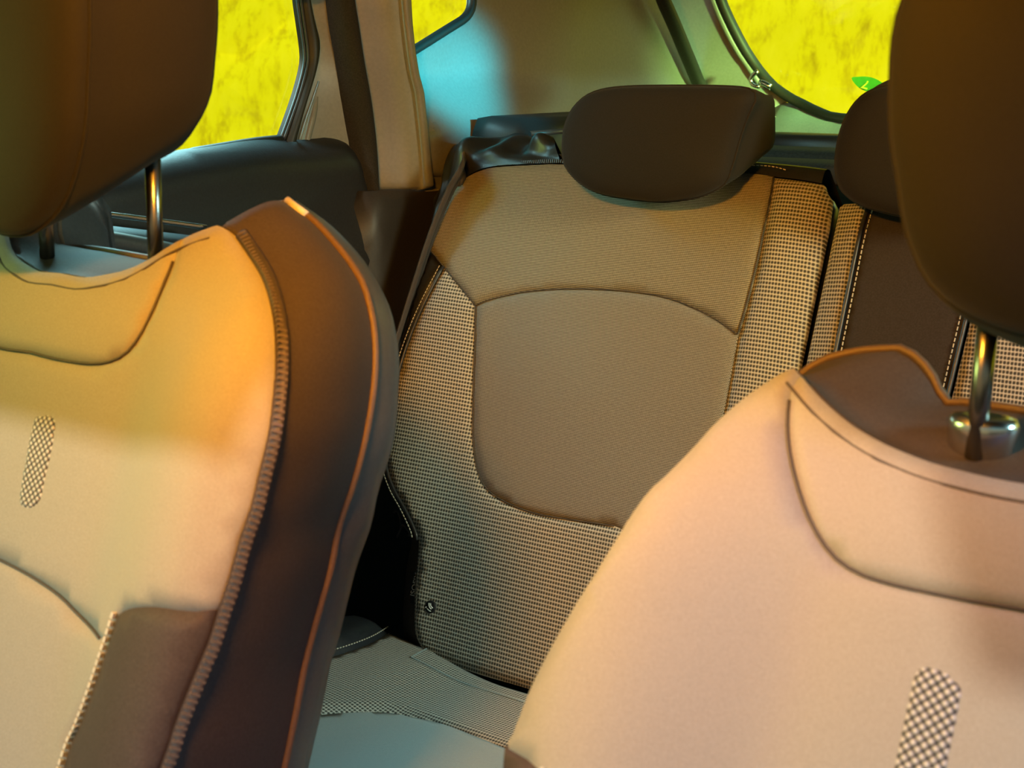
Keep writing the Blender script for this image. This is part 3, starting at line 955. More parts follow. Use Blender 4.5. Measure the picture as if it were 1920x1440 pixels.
tb_hi = [(-0.4806, 0.0495), (-0.3475, 0.052), (-0.1948, 0.0513), (-0.1377, 0.0504), (-0.0843, 0.0475)]
tb_lo = [p for p in UP_O if p[0] > -0.44] + strip_top[::-1]
A_, B_ = spline(tb_lo, 40), spline(tb_hi, 40)
rings = []
for k in range(7):
    t = k / 6
    rings.append([tuple(RB.at(p[0], p[1], w_rear(*p) - 0.002).lerp(RB.at(q[0], q[1], -0.05), t) + RB.v * 0.006 * math.sin(math.pi * t) + RB.n * 0.006 * math.sin(math.pi * t)) for p, q in zip(A_, B_)])
rings.append([tuple(Vector(p) + Vector((0, 0.05, -0.05))) for p in rings[-1]])
loft('top_band', rings, M['leather'], rear)
st = [(-0.1816, 0.0357), (-0.1651, 0.0378), (-0.1511, 0.0378), (-0.1355, 0.0365), (-0.1211, 0.0331)]
dashes('top_stitching', [RB.at(a, v, -0.012) for a, v in sp(st, 0.006)], 0.0045, 0.003, 0.0006, M['thread'], rear, normal=RB.n)
# child seat badge
bc = [(-0.4756, -0.5766)][0]
bpos = RB.at(bc[0], bc[1], w_rear(*bc) + 0.001)
bx, bz = Vector((1, 0, 0)), RB.v


def disc(name, c, r, mat, parent, th=0.0012, n=32):
    rings = [[tuple(c + bx * math.cos(2 * math.pi * k / n) * r * s + bz * math.sin(2 * math.pi * k / n) * r * s + RB.n * w) for k in range(n)] for s, w in ((1, -0.002), (1, th * 0.6), (0.9, th), (0.02, th))]
    return loft(name, rings, mat, parent, True, True, True)


badge = disc('child_seat_badge', bpos, 0.0084, M['black_plastic'], rear)
badge['label'] = 'round black badge with white child seat symbol'


def stroke(name, pts, r, mat, parent):
    return tube(name, [bpos + bx * x + bz * z + RB.n * 0.0014 for x, z in pts], r, mat, parent, seg=6)


stroke('symbol', [(-0.0024, 0.0044), (-0.0018, 0.0014), (0.0, -0.001), (0.003, -0.0022)], 0.0009, M['white'], badge)
stroke('symbol', [(0.0, 0.0046), (0.0008, 0.0018), (0.0024, 0.0004), (0.005, -0.0006)], 0.0008, M['white'], badge)
stroke('symbol', [(-0.004, -0.003), (-0.002, -0.004), (0.001, -0.0052), (0.003, -0.005)], 0.0006, M['white'], badge)
stroke('symbol', [(-0.006, -0.001), (-0.0058, -0.003)], 0.0005, M['white'], badge)


def text(name, body, size, loc, xdir, ydir, mat, parent=None):
    cu = bpy.data.curves.new(name, 'FONT')
    cu.body = body
    cu.size = size
    cu.extrude = 0.0002
    cu.align_x = 'CENTER'
    cu.align_y = 'CENTER'
    ob = bpy.data.objects.new(name, cu)
    x, y = Vector(xdir).normalized(), Vector(ydir).normalized()
    z = x.cross(y).normalized()
    y = z.cross(x)
    mw = Matrix(((x.x, y.x, z.x, loc[0]), (x.y, y.y, z.y, loc[1]), (x.z, y.z, z.z, loc[2]), (0, 0, 0, 1)))
    COL.objects.link(ob)
    cu.materials.append(mat)
    if parent:
        ob.parent = parent
        bpy.context.view_layer.update()
        ob.matrix_parent_inverse = parent.matrix_world.inverted()
    ob.matrix_world = mw
    bpy.context.view_layer.update()
    me = bpy.data.meshes.new_from_object(ob.evaluated_get(bpy.context.evaluated_depsgraph_get()))
    nb = bpy.data.objects.new(name, me)
    COL.objects.link(nb)
    nb.parent = parent
    nb.matrix_parent_inverse = ob.matrix_parent_inverse.copy()
    nb.matrix_basis = ob.matrix_basis.copy()
    bpy.data.objects.remove(ob, do_unlink=True)
    nb.name = name
    return nb


# side of the backrest with the child seat anchor tag
sc = [(-0.5446, -0.4996), (-0.5514, -0.5178), (-0.5498, -0.5429), (-0.5454, -0.5709), (-0.5394, -0.5984), (-0.5318, -0.6218), (-0.5201, -0.6404)]
sidec = [[tuple(RB.at(p[0], p[1], w_rear(*p) - 0.006)) for p in spline([q for q in WEAVE_O if -0.64 < q[1] < -0.46 and q[0] < -0.44], 24)],
         [tuple(RB.at(a, v, -0.02)) for a, v in spline(sc, 24)], [tuple(RB.at(a - 0.004, v, -0.08)) for a, v in spline(sc, 24)]]
loft('side_cloth', sidec, M['dark_cloth'], rear)
t0 = [(-0.5127, -0.5552)][0]
tg_ = [(-0.515, -0.5811), (-0.5255, -0.5408), (-0.514, -0.5369), (-0.504, -0.5786)]
tagp = extrude_outline('isofix_tag', [RB.at(a, v, 0.004) for a, v in tg_], RB.n * -0.002, M['black_plastic'], rear)
text('lettering', 'ISOFIX', 0.0105, RB.at(t0[0], t0[1], 0.0048), RB.v, Vector((-1, 0, 0)), M['grey_print'], tagp)
an = [(-0.6002, -0.4727), (-0.5947, -0.4687), (-0.583, -0.4865), (-0.5855, -0.504)]
an_o = tube('latch_loop', [RB.at(a, v, -0.03) for a, v in sp(an, 0.004)], 0.0014, M['shell'], rear, seg=6)
an = [(-0.582, -0.49), (-0.5787, -0.4849), (-0.5649, -0.494), (-0.5664, -0.4987)]
tube('latch_plate', [RB.at(a, v, -0.03) for a, v in sp(an, 0.003)], 0.0022, M['shell'], rear, seg=6)
# headrest of the narrow seat
fr_ = [(-0.2727, 0.9885), (-0.2399, 0.9891), (-0.1975, 0.9971), (-0.1664, 1.013), (-0.1576, 1.0317), (-0.1507, 1.058), (-0.143, 1.0822), (-0.1352, 1.1001), (-0.1293, 1.1131), (-0.1375, 1.1218), (-0.1681, 1.1245), (-0.2368, 1.1245), (-0.3091, 1.1225), (-0.3465, 1.1152), (-0.3694, 1.1002), (-0.3832, 1.0793), (-0.3877, 1.0584), (-0.3867, 1.0335), (-0.3778, 1.0175), (-0.3565, 1.0021), (-0.3254, 0.9926)]
bk_ = [(-0.1401, 1.113), (-0.1358, 1.0814), (-0.1365, 1.0557), (-0.1457, 1.046)]
bx0 = -0.272
half = [(-0.170, 1.029), (-0.152, 1.042)] + [(x, z) for x, z in reversed(bk_[:3])] + [(-0.15, 1.113), (-0.17, 1.118), (-0.2, 1.120)]
bk2 = [(bx0 + (bx0 - x) + 0.006, z - (0.014 if z > 1.09 else 0.0)) for x, z in half]
hr = headrest('headrest', fr_, [(bx0, 1.012), (-0.22, 1.016)] + half + [(bx0, 1.121)] + bk2[::-1] + [(2 * bx0 + 0.22, 1.016)], 1.41, 1.505, M['headrest'], rear, dome=0.012)
for dx in (-0.07, 0.07):
    tube('post', [RB.at(bx0 + dx, -0.02, -0.06), RB.at(bx0 + dx, 0.05, -0.06)], 0.006, M['steel'], hr)

# ---- wide part of the rear backrest
def rq(a, v, d=0.0):
    return tuple(RB.at(a, v, w_rear60(a, v) - d))


wide = empty('rear_passenger_seat', (0.28, 1.30, 0.41), 'wide rear seat backrest with black centre panel between chunky woven strips', 'rear seat')


def rline(v):
    return 0.131 + 0.045 * v


vs_ = [0.0 - 0.62 * i / 24 for i in range(25)]
s_in = [(-0.0165 + 0.004 * v, v) for v in vs_]
panel('weave_strip', poly([(-0.053, -0.004), (-0.049, 0.0)], s_in, [(-0.05, -0.62), (-0.054, -0.4)]), rq, M['weave'], wide, step=0.009, er=0.008, ed=0.004, lip=0.008)
panel('centre_panel', poly([(-0.011, 0.0)], [(0.05, 0.006)], [(rline(v) - 0.006, v) for v in vs_], [(-0.0135 + 0.004 * v, v) for v in vs_[::-1]]), lambda a, v, d: rq(a, v, d + 0.001), M['dark_insert'], wide, step=0.012, er=0.005, ed=0.003, lip=0.006)
panel('weave_panel', poly([(rline(v), v) for v in vs_[::-1]], [(0.3, 0.012), (0.5, 0.006), (0.57, -0.03), (0.61, -0.10), (0.63, -0.24), (0.61, -0.38), (0.53, -0.47), (0.51, -0.6), (0.48, -0.62)]),
      rq, M['weave'], wide, step=0.016, er=0.010, ed=0.005, lip=0.008)
closed_body('body', RB, poly([(-0.02, -0.6245), (-0.044, -0.623), (-0.052, -0.612), (-0.054, -0.58), (-0.054, -0.45), (-0.054, -0.3), (-0.054, -0.1), (-0.053, -0.02), (-0.03, 0.004), (0.05, 0.012), (0.3, 0.018), (0.5, 0.012), (0.57, -0.02), (0.615, -0.10), (0.635, -0.24), (0.615, -0.38), (0.535, -0.47), (0.515, -0.6), (0.48, -0.625), (0.4, -0.626), (0.2, -0.626)]),
            w_rear60, 0.10, M['leather'], wide, 160)
for sgn, f in ((-1, lambda v: -0.0135 + 0.004 * v), (1, lambda v: rline(v) - 0.0035)):
    tube('piping', [rq(f(v), v, -0.0005) for v in vs_], 0.0026, M['leather'], wide, seg=6)
    dashes('stitching', [rq(f(v) - sgn * 0.0065, v, -0.0006) for v in vs_], 0.0062, 0.0042, 0.0007, M['thread'], wide, normal=RB.n)
cfr = [(0.0212, 1.1261), (0.001, 1.1209), (-0.0144, 1.1094), (-0.0259, 1.0905), (-0.0325, 1.0673), (-0.034, 1.0412), (-0.0297, 1.0209), (-0.0191, 1.008), (0.0011, 0.9975), (0.0333, 0.9908)]
cm = 0.072
cf = [(x, z) for x, z in cfr if x < cm - 0.02]
hr2 = headrest('headrest', cf + [(cm, cf[-1][1] - 0.004)] + [(2 * cm - x, z) for x, z in reversed(cf)] + [(cm, cf[0][1] + 0.004)],
               [(cm + (x - cm) * 0.97, z + 0.012) for x, z in cf] + [(cm, cf[-1][1] + 0.010)] + [(cm - (x - cm) * 0.97, z + 0.012) for x, z in reversed(cf)] + [(cm, cf[0][1] + 0.012)],
               1.42, 1.50, M['headrest'], wide, dome=0.012)
for dx in (-0.05, 0.05):
    tube('post', [RB.at(cm + dx, -0.02, -0.05), RB.at(cm + dx, 0.05, -0.05)], 0.006, M['steel'], hr2)

# ---- bench cushion
def cu(x, y, d=0.0):
    z = 0.405 + 0.12 * (1.25 - y)
    z += 0.012 * sstep((-0.37 - x) / 0.1) - 0.05 * sstep((0.80 - y) / 0.12)
    return (x, y, z - d)


bench = empty('rear_seat_cushion', (0, 1.0, 0.2), 'wide rear bench cushion with blue-grey insert and woven border', 'seat cushion')
B_IN = sp([(-0.4347, 0.9666), (-0.4346, 0.9834), (-0.4292, 1.0035), (-0.4184, 1.027), (-0.4041, 1.0518), (-0.3869, 1.071), (-0.3578, 1.0817), (-0.3244, 1.0883), (-0.2813, 1.0861), (-0.235, 1.0824)], 0.01)
B_BACK = [(-0.5502, 1.2553), (-0.5169, 1.2505), (-0.4475, 1.2412), (-0.3827, 1.2339), (-0.3087, 1.2318)]
B_W = [(-0.5502, 1.2553), (-0.5411, 1.2168), (-0.5383, 1.1823), (-0.539, 1.1509), (-0.5424, 1.1204), (-0.542, 1.0868)]
ins = poly(B_IN, [(-0.10, B_IN[-1][1] - 0.005), (-0.06, 0.93), (-0.045, 0.84), (-0.05, 0.74), (-0.40, 0.74)], [(-0.395, 0.80)])
panel('seat_insert', ins, lambda x, y, d: cu(x, y, d), M['seat_insert'], bench, step=0.014, er=0.008, ed=0.004, lip=0.006)
brd = poly(sp(B_BACK + [(-0.05, 1.26)], 0.012), [(0.60, 1.26), (0.62, 0.72), (-0.05, 0.72), (-0.05, 0.74), (-0.045, 0.84), (-0.06, 0.93), (-0.10, B_IN[-1][1] - 0.005)], B_IN[::-1], [(-0.395, 0.80), (-0.40, 0.74), (-0.42, 0.72)],
           [(-0.47, 0.74), (-0.46, 0.84)], sp(B_W[::-1], 0.012))
panel('woven_border', brd, lambda x, y, d: cu(x, y, d), M['weave'], bench, step=0.016, er=0.007, ed=0.003, lip=0.008)
wing = poly(sp(B_W, 0.01), [(-0.46, 0.84), (-0.47, 0.74), (-0.58, 0.74), (-0.60, 0.95)], sp([(-0.6258, 1.2045), (-0.6209, 1.241), (-0.5917, 1.262), (-0.5502, 1.2553)], 0.012))
panel('side_wing', wing, lambda x, y, d: (x, y, cu(x, y)[2] + 0.016 * sstep((0.006 + edge_dist((x, y), [wing])) / 0.03) - d), M['leather'], bench, step=0.011, er=0.01, ed=0.006, lip=0.02)
slab('cushion_base', -0.62, 0.62, 0.76, 1.20, 0.06, 0.385, M['leather'], bench, bev=0.03, seg=4)
dashes('wing_stitching', [(x, y, cu(x, y)[2] + 0.004) for x, y in [(q[0] - 0.004, q[1] + 0.004) for q in sp(B_W[:5], 0.01)]], 0.0048, 0.003, 0.0006, M['thread'], bench, normal=(0, 0, 1))
fl = [(-0.4703, 1.2404), (-0.4641, 1.197), (-0.4124, 1.1963), (-0.3558, 1.1973), (-0.2906, 1.1995)]
tube('flap_seam', [(x, y, cu(x, y)[2] + 0.0008) for x, y in [fl[0]] + sp(fl[1:], 0.01)], 0.0013, M['seat_insert'], bench, seg=6)

# ---- seat belt lying down the outer edge of the narrow backrest
sb = empty('seat_belt', (-0.62, 1.40, 0.70), 'dark seat belt strap running down the outer edge of the narrow rear seat', 'seat belt')
bp3 = [(a, v, 0.022) for a, v in [(-0.6141, -0.3545), (-0.6161, -0.3214), (-0.6194, -0.2809), (-0.6179, -0.2434), (-0.6142, -0.204), (-0.6102, -0.1653), (-0.6061, -0.1273), (-0.601, -0.0892), (-0.5945, -0.0562), (-0.5862, -0.0263), (-0.5764, -0.0024)]]
bp3 += [(a, v, -0.05) for a, v in [(-0.6237, 0.0335)]] + [(a, v, -0.12) for a, v in [(-0.655, 0.0673)]] + [(a, v, -0.22) for a, v in [(-0.6895, 0.1149)]]
Pb = [Vector(q) for q in spline([tuple(RB.at(*q)) for q in bp3], 90)]
rings = [[] for _ in range(9)]
for i, p in enumerate(Pb):
    t = (Pb[min(i + 1, 89)] - Pb[max(i - 1, 0)]).normalized()
    ang = R(52) * (1 - sstep((i - 55) / 20)) + R(8)
    acr = (Vector((-1, 0, 0)) * math.cos(ang) - RB.n * math.sin(ang))
    acr = (acr - t * acr.dot(t)).normalized()
    nn = t.cross(acr)
    for k in range(9):
        s = (k - 4) / 4
        rings[k].append(tuple(p + acr * 0.021 * s + nn * (0.0022 * math.cos(s * 6.0))))
bw = loft('webbing', rings, M['belt'], sb)
sol = bw.modifiers.new('thickness', 'SOLIDIFY')
sol.thickness = 0.0014

# ---- sticker on the tailgate glass
lf = [(-0.3667, 1.126), (-0.3551, 1.1279), (-0.3425, 1.1284), (-0.3298, 1.1267), (-0.319, 1.1226), (-0.31, 1.1173), (-0.3023, 1.1155), (-0.3115, 1.1109), (-0.3211, 1.1108), (-0.3284, 1.1043), (-0.336, 1.1024), (-0.3479, 1.106), (-0.3591, 1.1141)]
lp3 = [(x, 2.345 - 0.15 * (z - 1.044) - 0.004, z) for x, z in spline(lf, 40, True)]
stk = extrude_outline('leaf_sticker', lp3, (0, 0.0015, 0), M['leaf'])
tag(stk, 'green leaf sticker with a pale figure two on the tailgate window', 'sticker')
lc = [(-0.3417, 1.1161)][0]
text('lettering', '2', 0.030, (lc[0], 2.345 - 0.15 * (lc[1] - 1.044) - 0.0045, lc[1]), (0.94, 0, -0.22), (0.22, 0, 0.94), M['leaf_print'], stk)

# ------------------------------------------------------------------ front seats (a: towards the middle of the car, v: up the recline, w: forward)
NECK = [(0.0284, -0.0122), (0.0457, -0.0091), (0.0696, -0.0025), (0.0856, 0.0055), (0.0957, 0.013), (0.107, 0.0232), (0.1199, 0.0316), (0.1339, 0.0385), (0.1473, 0.0435)]
EDGE = [(0.1473, 0.0435), (0.1555, 0.041), (0.1651, 0.0373), (0.189, 0.0231), (0.2192, 0.006), (0.2479, -0.0142), (0.2663, -0.0337), (0.2789, -0.0578), (0.2869, -0.0786), (0.2931, -0.1027), (0.2921, -0.134), (0.2915, -0.1524), (0.2876, -0.1731), (0.285, -0.2032), (0.2818, -0.2249), (0.2799, -0.2438), (0.2753, -0.2687), (0.2703, -0.3007), (0.2672, -0.3307)]
RIDGE = [(0.1501, 0.0781), (0.1779, 0.0663), (0.2052, 0.0497), (0.2251, 0.0356), (0.2431, 0.0192), (0.2559, -0.0008), (0.2636, -0.0177), (0.2698, -0.0391), (0.2733, -0.0623), (0.2746, -0.093), (0.2723, -0.1274), (0.2667, -0.1617), (0.2673, -0.1935), (0.2642, -0.2292), (0.2616, -0.2664), (0.2623, -0.2999), (0.2626, -0.3437)]
SHELL = [(0.1251, 0.0875), (0.1643, 0.0714), (0.1944, 0.0545), (0.2167, 0.0388), (0.2384, 0.0175), (0.2517, -0.0041), (0.2611, -0.0276), (0.2658, -0.0497), (0.2708, -0.0791), (0.2699, -0.1022), (0.266, -0.1258), (0.2656, -0.1566), (0.2595, -0.1907), (0.2569, -0.2455), (0.2541, -0.2656), (0.2543, -0.3064), (0.253, -0.3458)]
PAD = [(0.0578, 0.0547), (0.0806, 0.0548), (0.0975, 0.0544)]
WING = [(0.1066, 0.0531), (0.1146, 0.0651), (0.1226, 0.0742), (0.1331, 0.0818), (0.1428, 0.085)]
YOKE = [(0.1169, 0.0295), (0.1176, 0.0209), (0.1211, 0.0057), (0.1243, -0.0135), (0.1261, -0.031), (0.1234, -0.0493), (0.1142, -0.064), (0.0971, -0.074), (0.0704, -0.0791), (0.0314, -0.0802), (0.0004, -0.0789)]
LUMB = [(0.1819, -0.272), (0.1578, -0.2702), (0.1262, -0.2643), (0.0975, -0.2548), (0.0628, -0.2482), (0.0277, -0.2444)]
LOWT = [(0.282, -0.2227), (0.2742, -0.226), (0.2617, -0.2279), (0.2431, -0.2301), (0.2233, -0.2349), (0.2056, -0.2408), (0.1912, -0.2482)]
LOWI = [(0.1912, -0.2482), (0.1871, -0.2624), (0.1808, -0.2813), (0.1697, -0.3126), (0.1571, -0.3413), (0.1461, -0.37)]
VENT = [(0.0238, -0.1361), (0.0251, -0.1282), (0.0358, -0.1241), (0.048, -0.1248), (0.0524, -0.1317), (0.0543, -0.1567), (0.0536, -0.1757), (0.0539, -0.1882), (0.0497, -0.1953), (0.0391, -0.1994), (0.0288, -0.1971), (0.0259, -0.1849), (0.0239, -0.1618)]
LEFT = dict(BULGE=1.0, PAD=-0.032, NECK=NECK, EDGE=EDGE, YOKE=YOKE, LUMB=LUMB, LOWT=LOWT, LOWI=LOWI, VENT=VENT, RIDGE=RIDGE, SHELL=SHELL,
            ZO=0.0045)
RIGHT = dict(
    BULGE=0.1,
    PAD=0.0,
    NECK=[(0.0293, -0.0041), (0.05, -0.0037), (0.0654, -0.0025), (0.0813, -0.001), (0.0981, 0.0022), (0.1159, 0.0069), (0.133, 0.0133), (0.1493, 0.0216), (0.1648, 0.0312), (0.1766, 0.04), (0.1866, 0.0476)],
    EDGE=[(0.1866, 0.0476), (0.1932, 0.0429), (0.2018, 0.0338), (0.2111, 0.0209), (0.2196, 0.0009), (0.2247, -0.0231), (0.2306, -0.0422), (0.2359, -0.0536), (0.2411, -0.0719), (0.2454, -0.0895), (0.253, -0.1131), (0.2628, -0.1363), (0.2749, -0.1619), (0.2823, -0.183), (0.2861, -0.2041), (0.2887, -0.2261), (0.2888, -0.2414)],
    YOKE=[(0.18, 0.0429), (0.1826, 0.0352), (0.1797, 0.0209), (0.1744, 0.0061), (0.1657, -0.0113), (0.155, -0.029), (0.1407, -0.0498), (0.1252, -0.0658), (0.1089, -0.0734), (0.0894, -0.076), (0.0649, -0.0761), (0.0385, -0.0755), (0.0146, -0.0742)],
    LUMB=LUMB,
    LOWT=[(0.2885, -0.2294), (0.2825, -0.23), (0.2704, -0.2309), (0.2586, -0.2327), (0.2539, -0.2345)],
    LOWI=[(0.2539, -0.2345), (0.253, -0.2438), (0.253, -0.2565)],
    VENT=[(0.0637, -0.1217), (0.0595, -0.1161), (0.0509, -0.1148), (0.0429, -0.1181), (0.0362, -0.1228), (0.0353, -0.1342), (0.0354, -0.1546), (0.0356, -0.1719), (0.0379, -0.1841), (0.0462, -0.186), (0.0541, -0.1832), (0.0629, -0.1771), (0.0636, -0.1627), (0.0638, -0.142)],
    RIDGE=[(0.1428, 0.085), (0.1606, 0.082), (0.1765, 0.0777), (0.1923, 0.0711), (0.2022, 0.0636), (0.2175, 0.0448), (0.2363, 0.0226), (0.255, -0.0019), (0.2729, -0.0305), (0.2885, -0.0609), (0.3011, -0.0949), (0.3143, -0.1351), (0.3239, -0.1725), (0.3314, -0.2093), (0.3356, -0.249)],
    SHELL=[(0.1528, 0.092), (0.1711, 0.0886), (0.1855, 0.0836), (0.1996, 0.0762), (0.2097, 0.0677), (0.2218, 0.05), (0.2411, 0.0271), (0.2597, -0), (0.2781, -0.0295), (0.292, -0.0604), (0.3049, -0.0953), (0.3185, -0.1366), (0.3283, -0.175), (0.336, -0.2129), (0.3415, -0.2501)],
    ZO=0.0)
V_END = -0.56


def front_seat(key, name_label, loc, K):
    F = Frame(key)
    NECK, EDGE, YOKE, LUMB, LOWT, LOWI, VENT, RIDGE, SHELL = (K[q] for q in ('NECK', 'EDGE', 'YOKE', 'LUMB', 'LOWT', 'LOWI', 'VENT', 'RIDGE', 'SHELL'))
    s = empty('front_seat', loc, name_label, 'car seat', 'front seats')

    def f(a, v, d=0.0):
        return tuple(F.at(a, v, w_front(a, v) - d))
    ext = [(0.245, -0.44), (0.235, V_END)]
    edge = sp(EDGE + ext, 0.009)
    neck = [(max(0.0, a), v) for a, v in NECK]
    neck = sp([(0.0, neck[0][1] + 0.001)] + [p for p in neck if p[0] > 0.02], 0.009)
    mir = lambda L: [(-a, v) for a, v in reversed(L)]
    yoke = [p for p in YOKE]
    yv = yoke[-1][1]
    yoke = sp([p for p in yoke if p[0] > 0.012] + [(0.0, yv)], 0.009)
    nk_in = [p for p in neck if p[0] < yoke[0][0] - 0.002]
    nk_out = [p for p in neck if p[0] > yoke[0][0] + 0.002]
    lumb = sp([p for p in LUMB if p[0] > 0.01] + [(0.0, LUMB[-1][1] + 0.002)], 0.009)
    lowt = sp(LOWT, 0.009)
    lowi = sp(LOWI + [(LOWI[-1][0] - 0.035, V_END)], 0.009)
    ed_up = [p for p in edge if p[1] > lowt[0][1] + 0.003]
    ed_lo = [p for p in edge if p[1] <= lowt[0][1] + 0.003]
    li_up = [p for p in lowi if p[1] > lumb[0][1]]
    li_lo = [p for p in lowi if p[1] <= lumb[0][1]]
    li_up = li_up + li_lo[:1]
    # cover panels
    panel('yoke_panel', poly(mir(nk_in), nk_in, yoke, mir(yoke)), f, M['cream'], s, step=0.013, er=0.006, ed=0.0022, lip=0.006)
    half = yoke[::-1] + nk_out + ed_up + lowt + li_up + lumb
    panel('front_panel', poly(half, mir(half)), f, M['cream'], s, step=0.014, er=0.007, ed=0.0026, lip=0.010)
    panel('lumbar_panel', poly(lumb[::-1], li_lo, mir(li_lo), mir(lumb[::-1])), f, M['cream'], s, step=0.016, er=0.006, ed=0.0022, lip=0.006)
    for m in (1, -1):
        lb = panel('lower_bolster', [(m * a, v) for a, v in poly(lowt, lowi, ed_lo[::-1])], f, M['dark_cloth'], s, step=0.014, er=0.006, ed=0.002, lip=0.008)
        lb['label'] = 'dark cloth bolster panel'
        dashes('beaded_stitching', [f(m * (a - 0.002), v, -0.001) for a, v in lowi], 0.0062, 0.0042, 0.0016, M['thread'], lb, normal=F.n)
        vo = [(m * (a if m == 1 else a - 0.004), v) for a, v in spline(VENT, 50, True)]
        vp = panel('vent_mesh', vo, lambda a, v, d: tuple(F.at(a, v, w_front(a, v) + 0.0008 - d)), M['vent'], s, step=0.004, er=0.003, ed=0.0012, lip=0.002)
        vp['label'] = 'small dark perforated vent strip'
    # seam threads
    tube('yoke_seam', [f(a, v, 0.0012) for a, v in yoke[2:] + mir(yoke[2:])], 0.0011, M['dark_thread'], s, seg=6)
    nl = [(a, v - 0.011) for a, v in neck]
    tube('neckline_seam', [f(a, v, 0.0006) for a, v in mir(nl[1:]) + nl], 0.0010, M['dark_thread'], s, seg=6)
    tube('lumbar_seam', [f(a, v, 0.0012) for a, v in lumb[2:] + mir(lumb[2:])], 0.0010, M['dark_thread'], s, seg=6)
    # sides, ridge and shell, all the way round
    NR, NE = 16, 60
    n3 = [(a, v, w_front(a, v) - 0.009) for a, v in neck]
    e3 = [(a, v, w_front(a, v) - 0.009) for a, v in EDGE + ext]
    e2 = [(a, v) for a, v in EDGE + ext]
    z3 = []
    for q, (a, v) in enumerate(e2):
        (a0_, v0_), (a1_, v1_) = e2[max(0, q - 1)], e2[min(len(e2) - 1, q + 1)]
        L_ = math.hypot(a1_ - a0_, v1_ - v0_)
        nx, ny = -(v1_ - v0_) / L_, (a1_ - a0_) / L_          # outward
        z3.append((a + nx * K['ZO'], v + ny * K['ZO'], w_front(a, v) - (0.010 if K['ZO'] else 0.024)))
    zn3 = [(a * 0.99, v + 0.004, w - 0.02) for a, v, w in n3]
    zn3[-1] = z3[0]
    r3 = [(a, v, -0.10) for a, v in RIDGE] + [(0.262, -0.45, -0.10), (0.25, V_END, -0.10)]
    h3 = [(a, v, -0.13) for a, v in SHELL] + [(0.25, -0.45, -0.13), (0.24, V_END, -0.13)]
    wg = [(a, v) for a, v in WING]
    sh_ = RIDGE[0][0] - wg[-1][0]
    dv = K['PAD']
    wr3 = [(0.0, PAD[0][1] - 0.002 + dv, -0.10)] + [(a, v + dv, -0.10) for a, v in PAD] + [(a + sh_ * k / 5, v + (RIDGE[0][1] - wg[-1][1]) * k / 5, -0.10) for k, (a, v) in enumerate(wg)]
    hr3 = [(a * 0.97, v - 0.004, -0.13) for a, v, w in wr3]
    hr3[-1] = h3[0]

    def whole(inner, outer, wing=False):
        a = spline(inner, NR) + spline(outer, NE)[1:]
        full = [(-p[0] * (1 + (0.30 * max(0.0, 1 - abs(p[0] - 0.105) / 0.045) if wing else 0)), p[1], p[2]) for p in reversed(a[1:])] + a
        return full
    E, Z, H, S = whole(n3, e3), whole(zn3, z3), whole(wr3, r3, True), whole(hr3, h3, True)
    P3 = lambda L: [tuple(F.at(*p)) for p in L]
    sg = lambda q: math.copysign(1.0, q) * min(1.0, abs(q) / 0.05)
    rows = [P3([(p[0] - 0.006 * sg(p[0]), p[1] - 0.003, p[2] - 0.006) for p in E]), P3([(p[0] + 0.0012 * sg(p[0]), p[1] + 0.001, p[2] + 0.002) for p in E])]
    BG = K['BULGE']
    for k in (1, 2):
        t = k / 3
        rows.append(P3([(e[0] + (z[0] - e[0]) * t + math.copysign(0.003 * BG, e[0]) * math.sin(math.pi * t), e[1] + (z[1] - e[1]) * t, e[2] + (z[2] - e[2]) * t + 0.002 * BG) for e, z in zip(E, Z)]))
    rows.append(P3(Z))
    mid = len(E) // 2
    for k in range(1, 9):
        t = k / 8
        row = []
        for i, (z, h) in enumerate(zip(Z, H)):
            side = min(1.0, abs(i - mid) / NR)
            b = math.sin(math.pi * min(1, t * 1.02)) * (0.012 * BG if t < 1 else 0)
            row.append((z[0] + (h[0] - z[0]) * t + math.copysign(b * side * 0.6, z[0]), z[1] + (h[1] - z[1]) * t + b * (0.3 + 0.5 * side * (1 if abs(i - mid) < 2 * NR else 0)), z[2] + (h[2] - z[2]) * t))
        rows.append(P3(row))
    loft('side_panel', rows, M['dark_cloth'], s)
    k0 = mid + NR
    zp = Z[k0 + 1:]
    for m in (1, -1):
        path = [F.at(m * a, v, w + 0.001) for a, v, w in zp]
        zt = tube('zip', path, 0.0055, M['zip'], s, seg=8, flat=0.5)
        dashes('zip_teeth', [p + Vector((F.s * m * 0.003, 0, 0)) + F.n * 0.002 for p in path], 0.0046, 0.0070, 0.0011, M['zip_tooth'], zt, across=True, normal=(m * F.s, -0.6, 0))
    tube('ridge_piping', P3([(p[0] + math.copysign(0.001, p[0]), p[1] + 0.001, p[2]) for p in H]), 0.0030, M['piping'], s)
    if K['ZO']:
        tip = P3(H[mid + NR - 1:mid + NR + 2])
        tube('piping_tip', [Vector(p) + Vector((0, -0.002, 0.003)) for p in tip], 0.0032, M['thread'], s)
    sh = []
    for t, w_, g in ((0, -0.101, 0.0), (0.25, -0.108, 0.6), (0.6, -0.118, 1.0), (1.0, -0.13, 1.0)):
        sh.append(P3([(h[0] + (q[0] - h[0]) * t + math.copysign(0.0015 * g, h[0]), h[1] + (q[1] - h[1]) * t + 0.0015 * g, w_) for h, q in zip(H, S)]))
    sh.append(P3([(q[0] * 0.985, q[1] - 0.004, -0.145) for q in S]))
    sh.append(P3([(q[0] * 0.93, q[1] - 0.016, -0.155) for q in S]))
    sh.append(P3([(q[0] * 0.5, q[1] * 0.75 + V_END * 0.25, -0.165) for q in S]))
    sh.append(P3([(q[0] * 0.02, q[1] * 0.3 + V_END * 0.7, -0.165) for q in S]))
    loft('back_shell', sh, M['shell'], s)
    return s, F


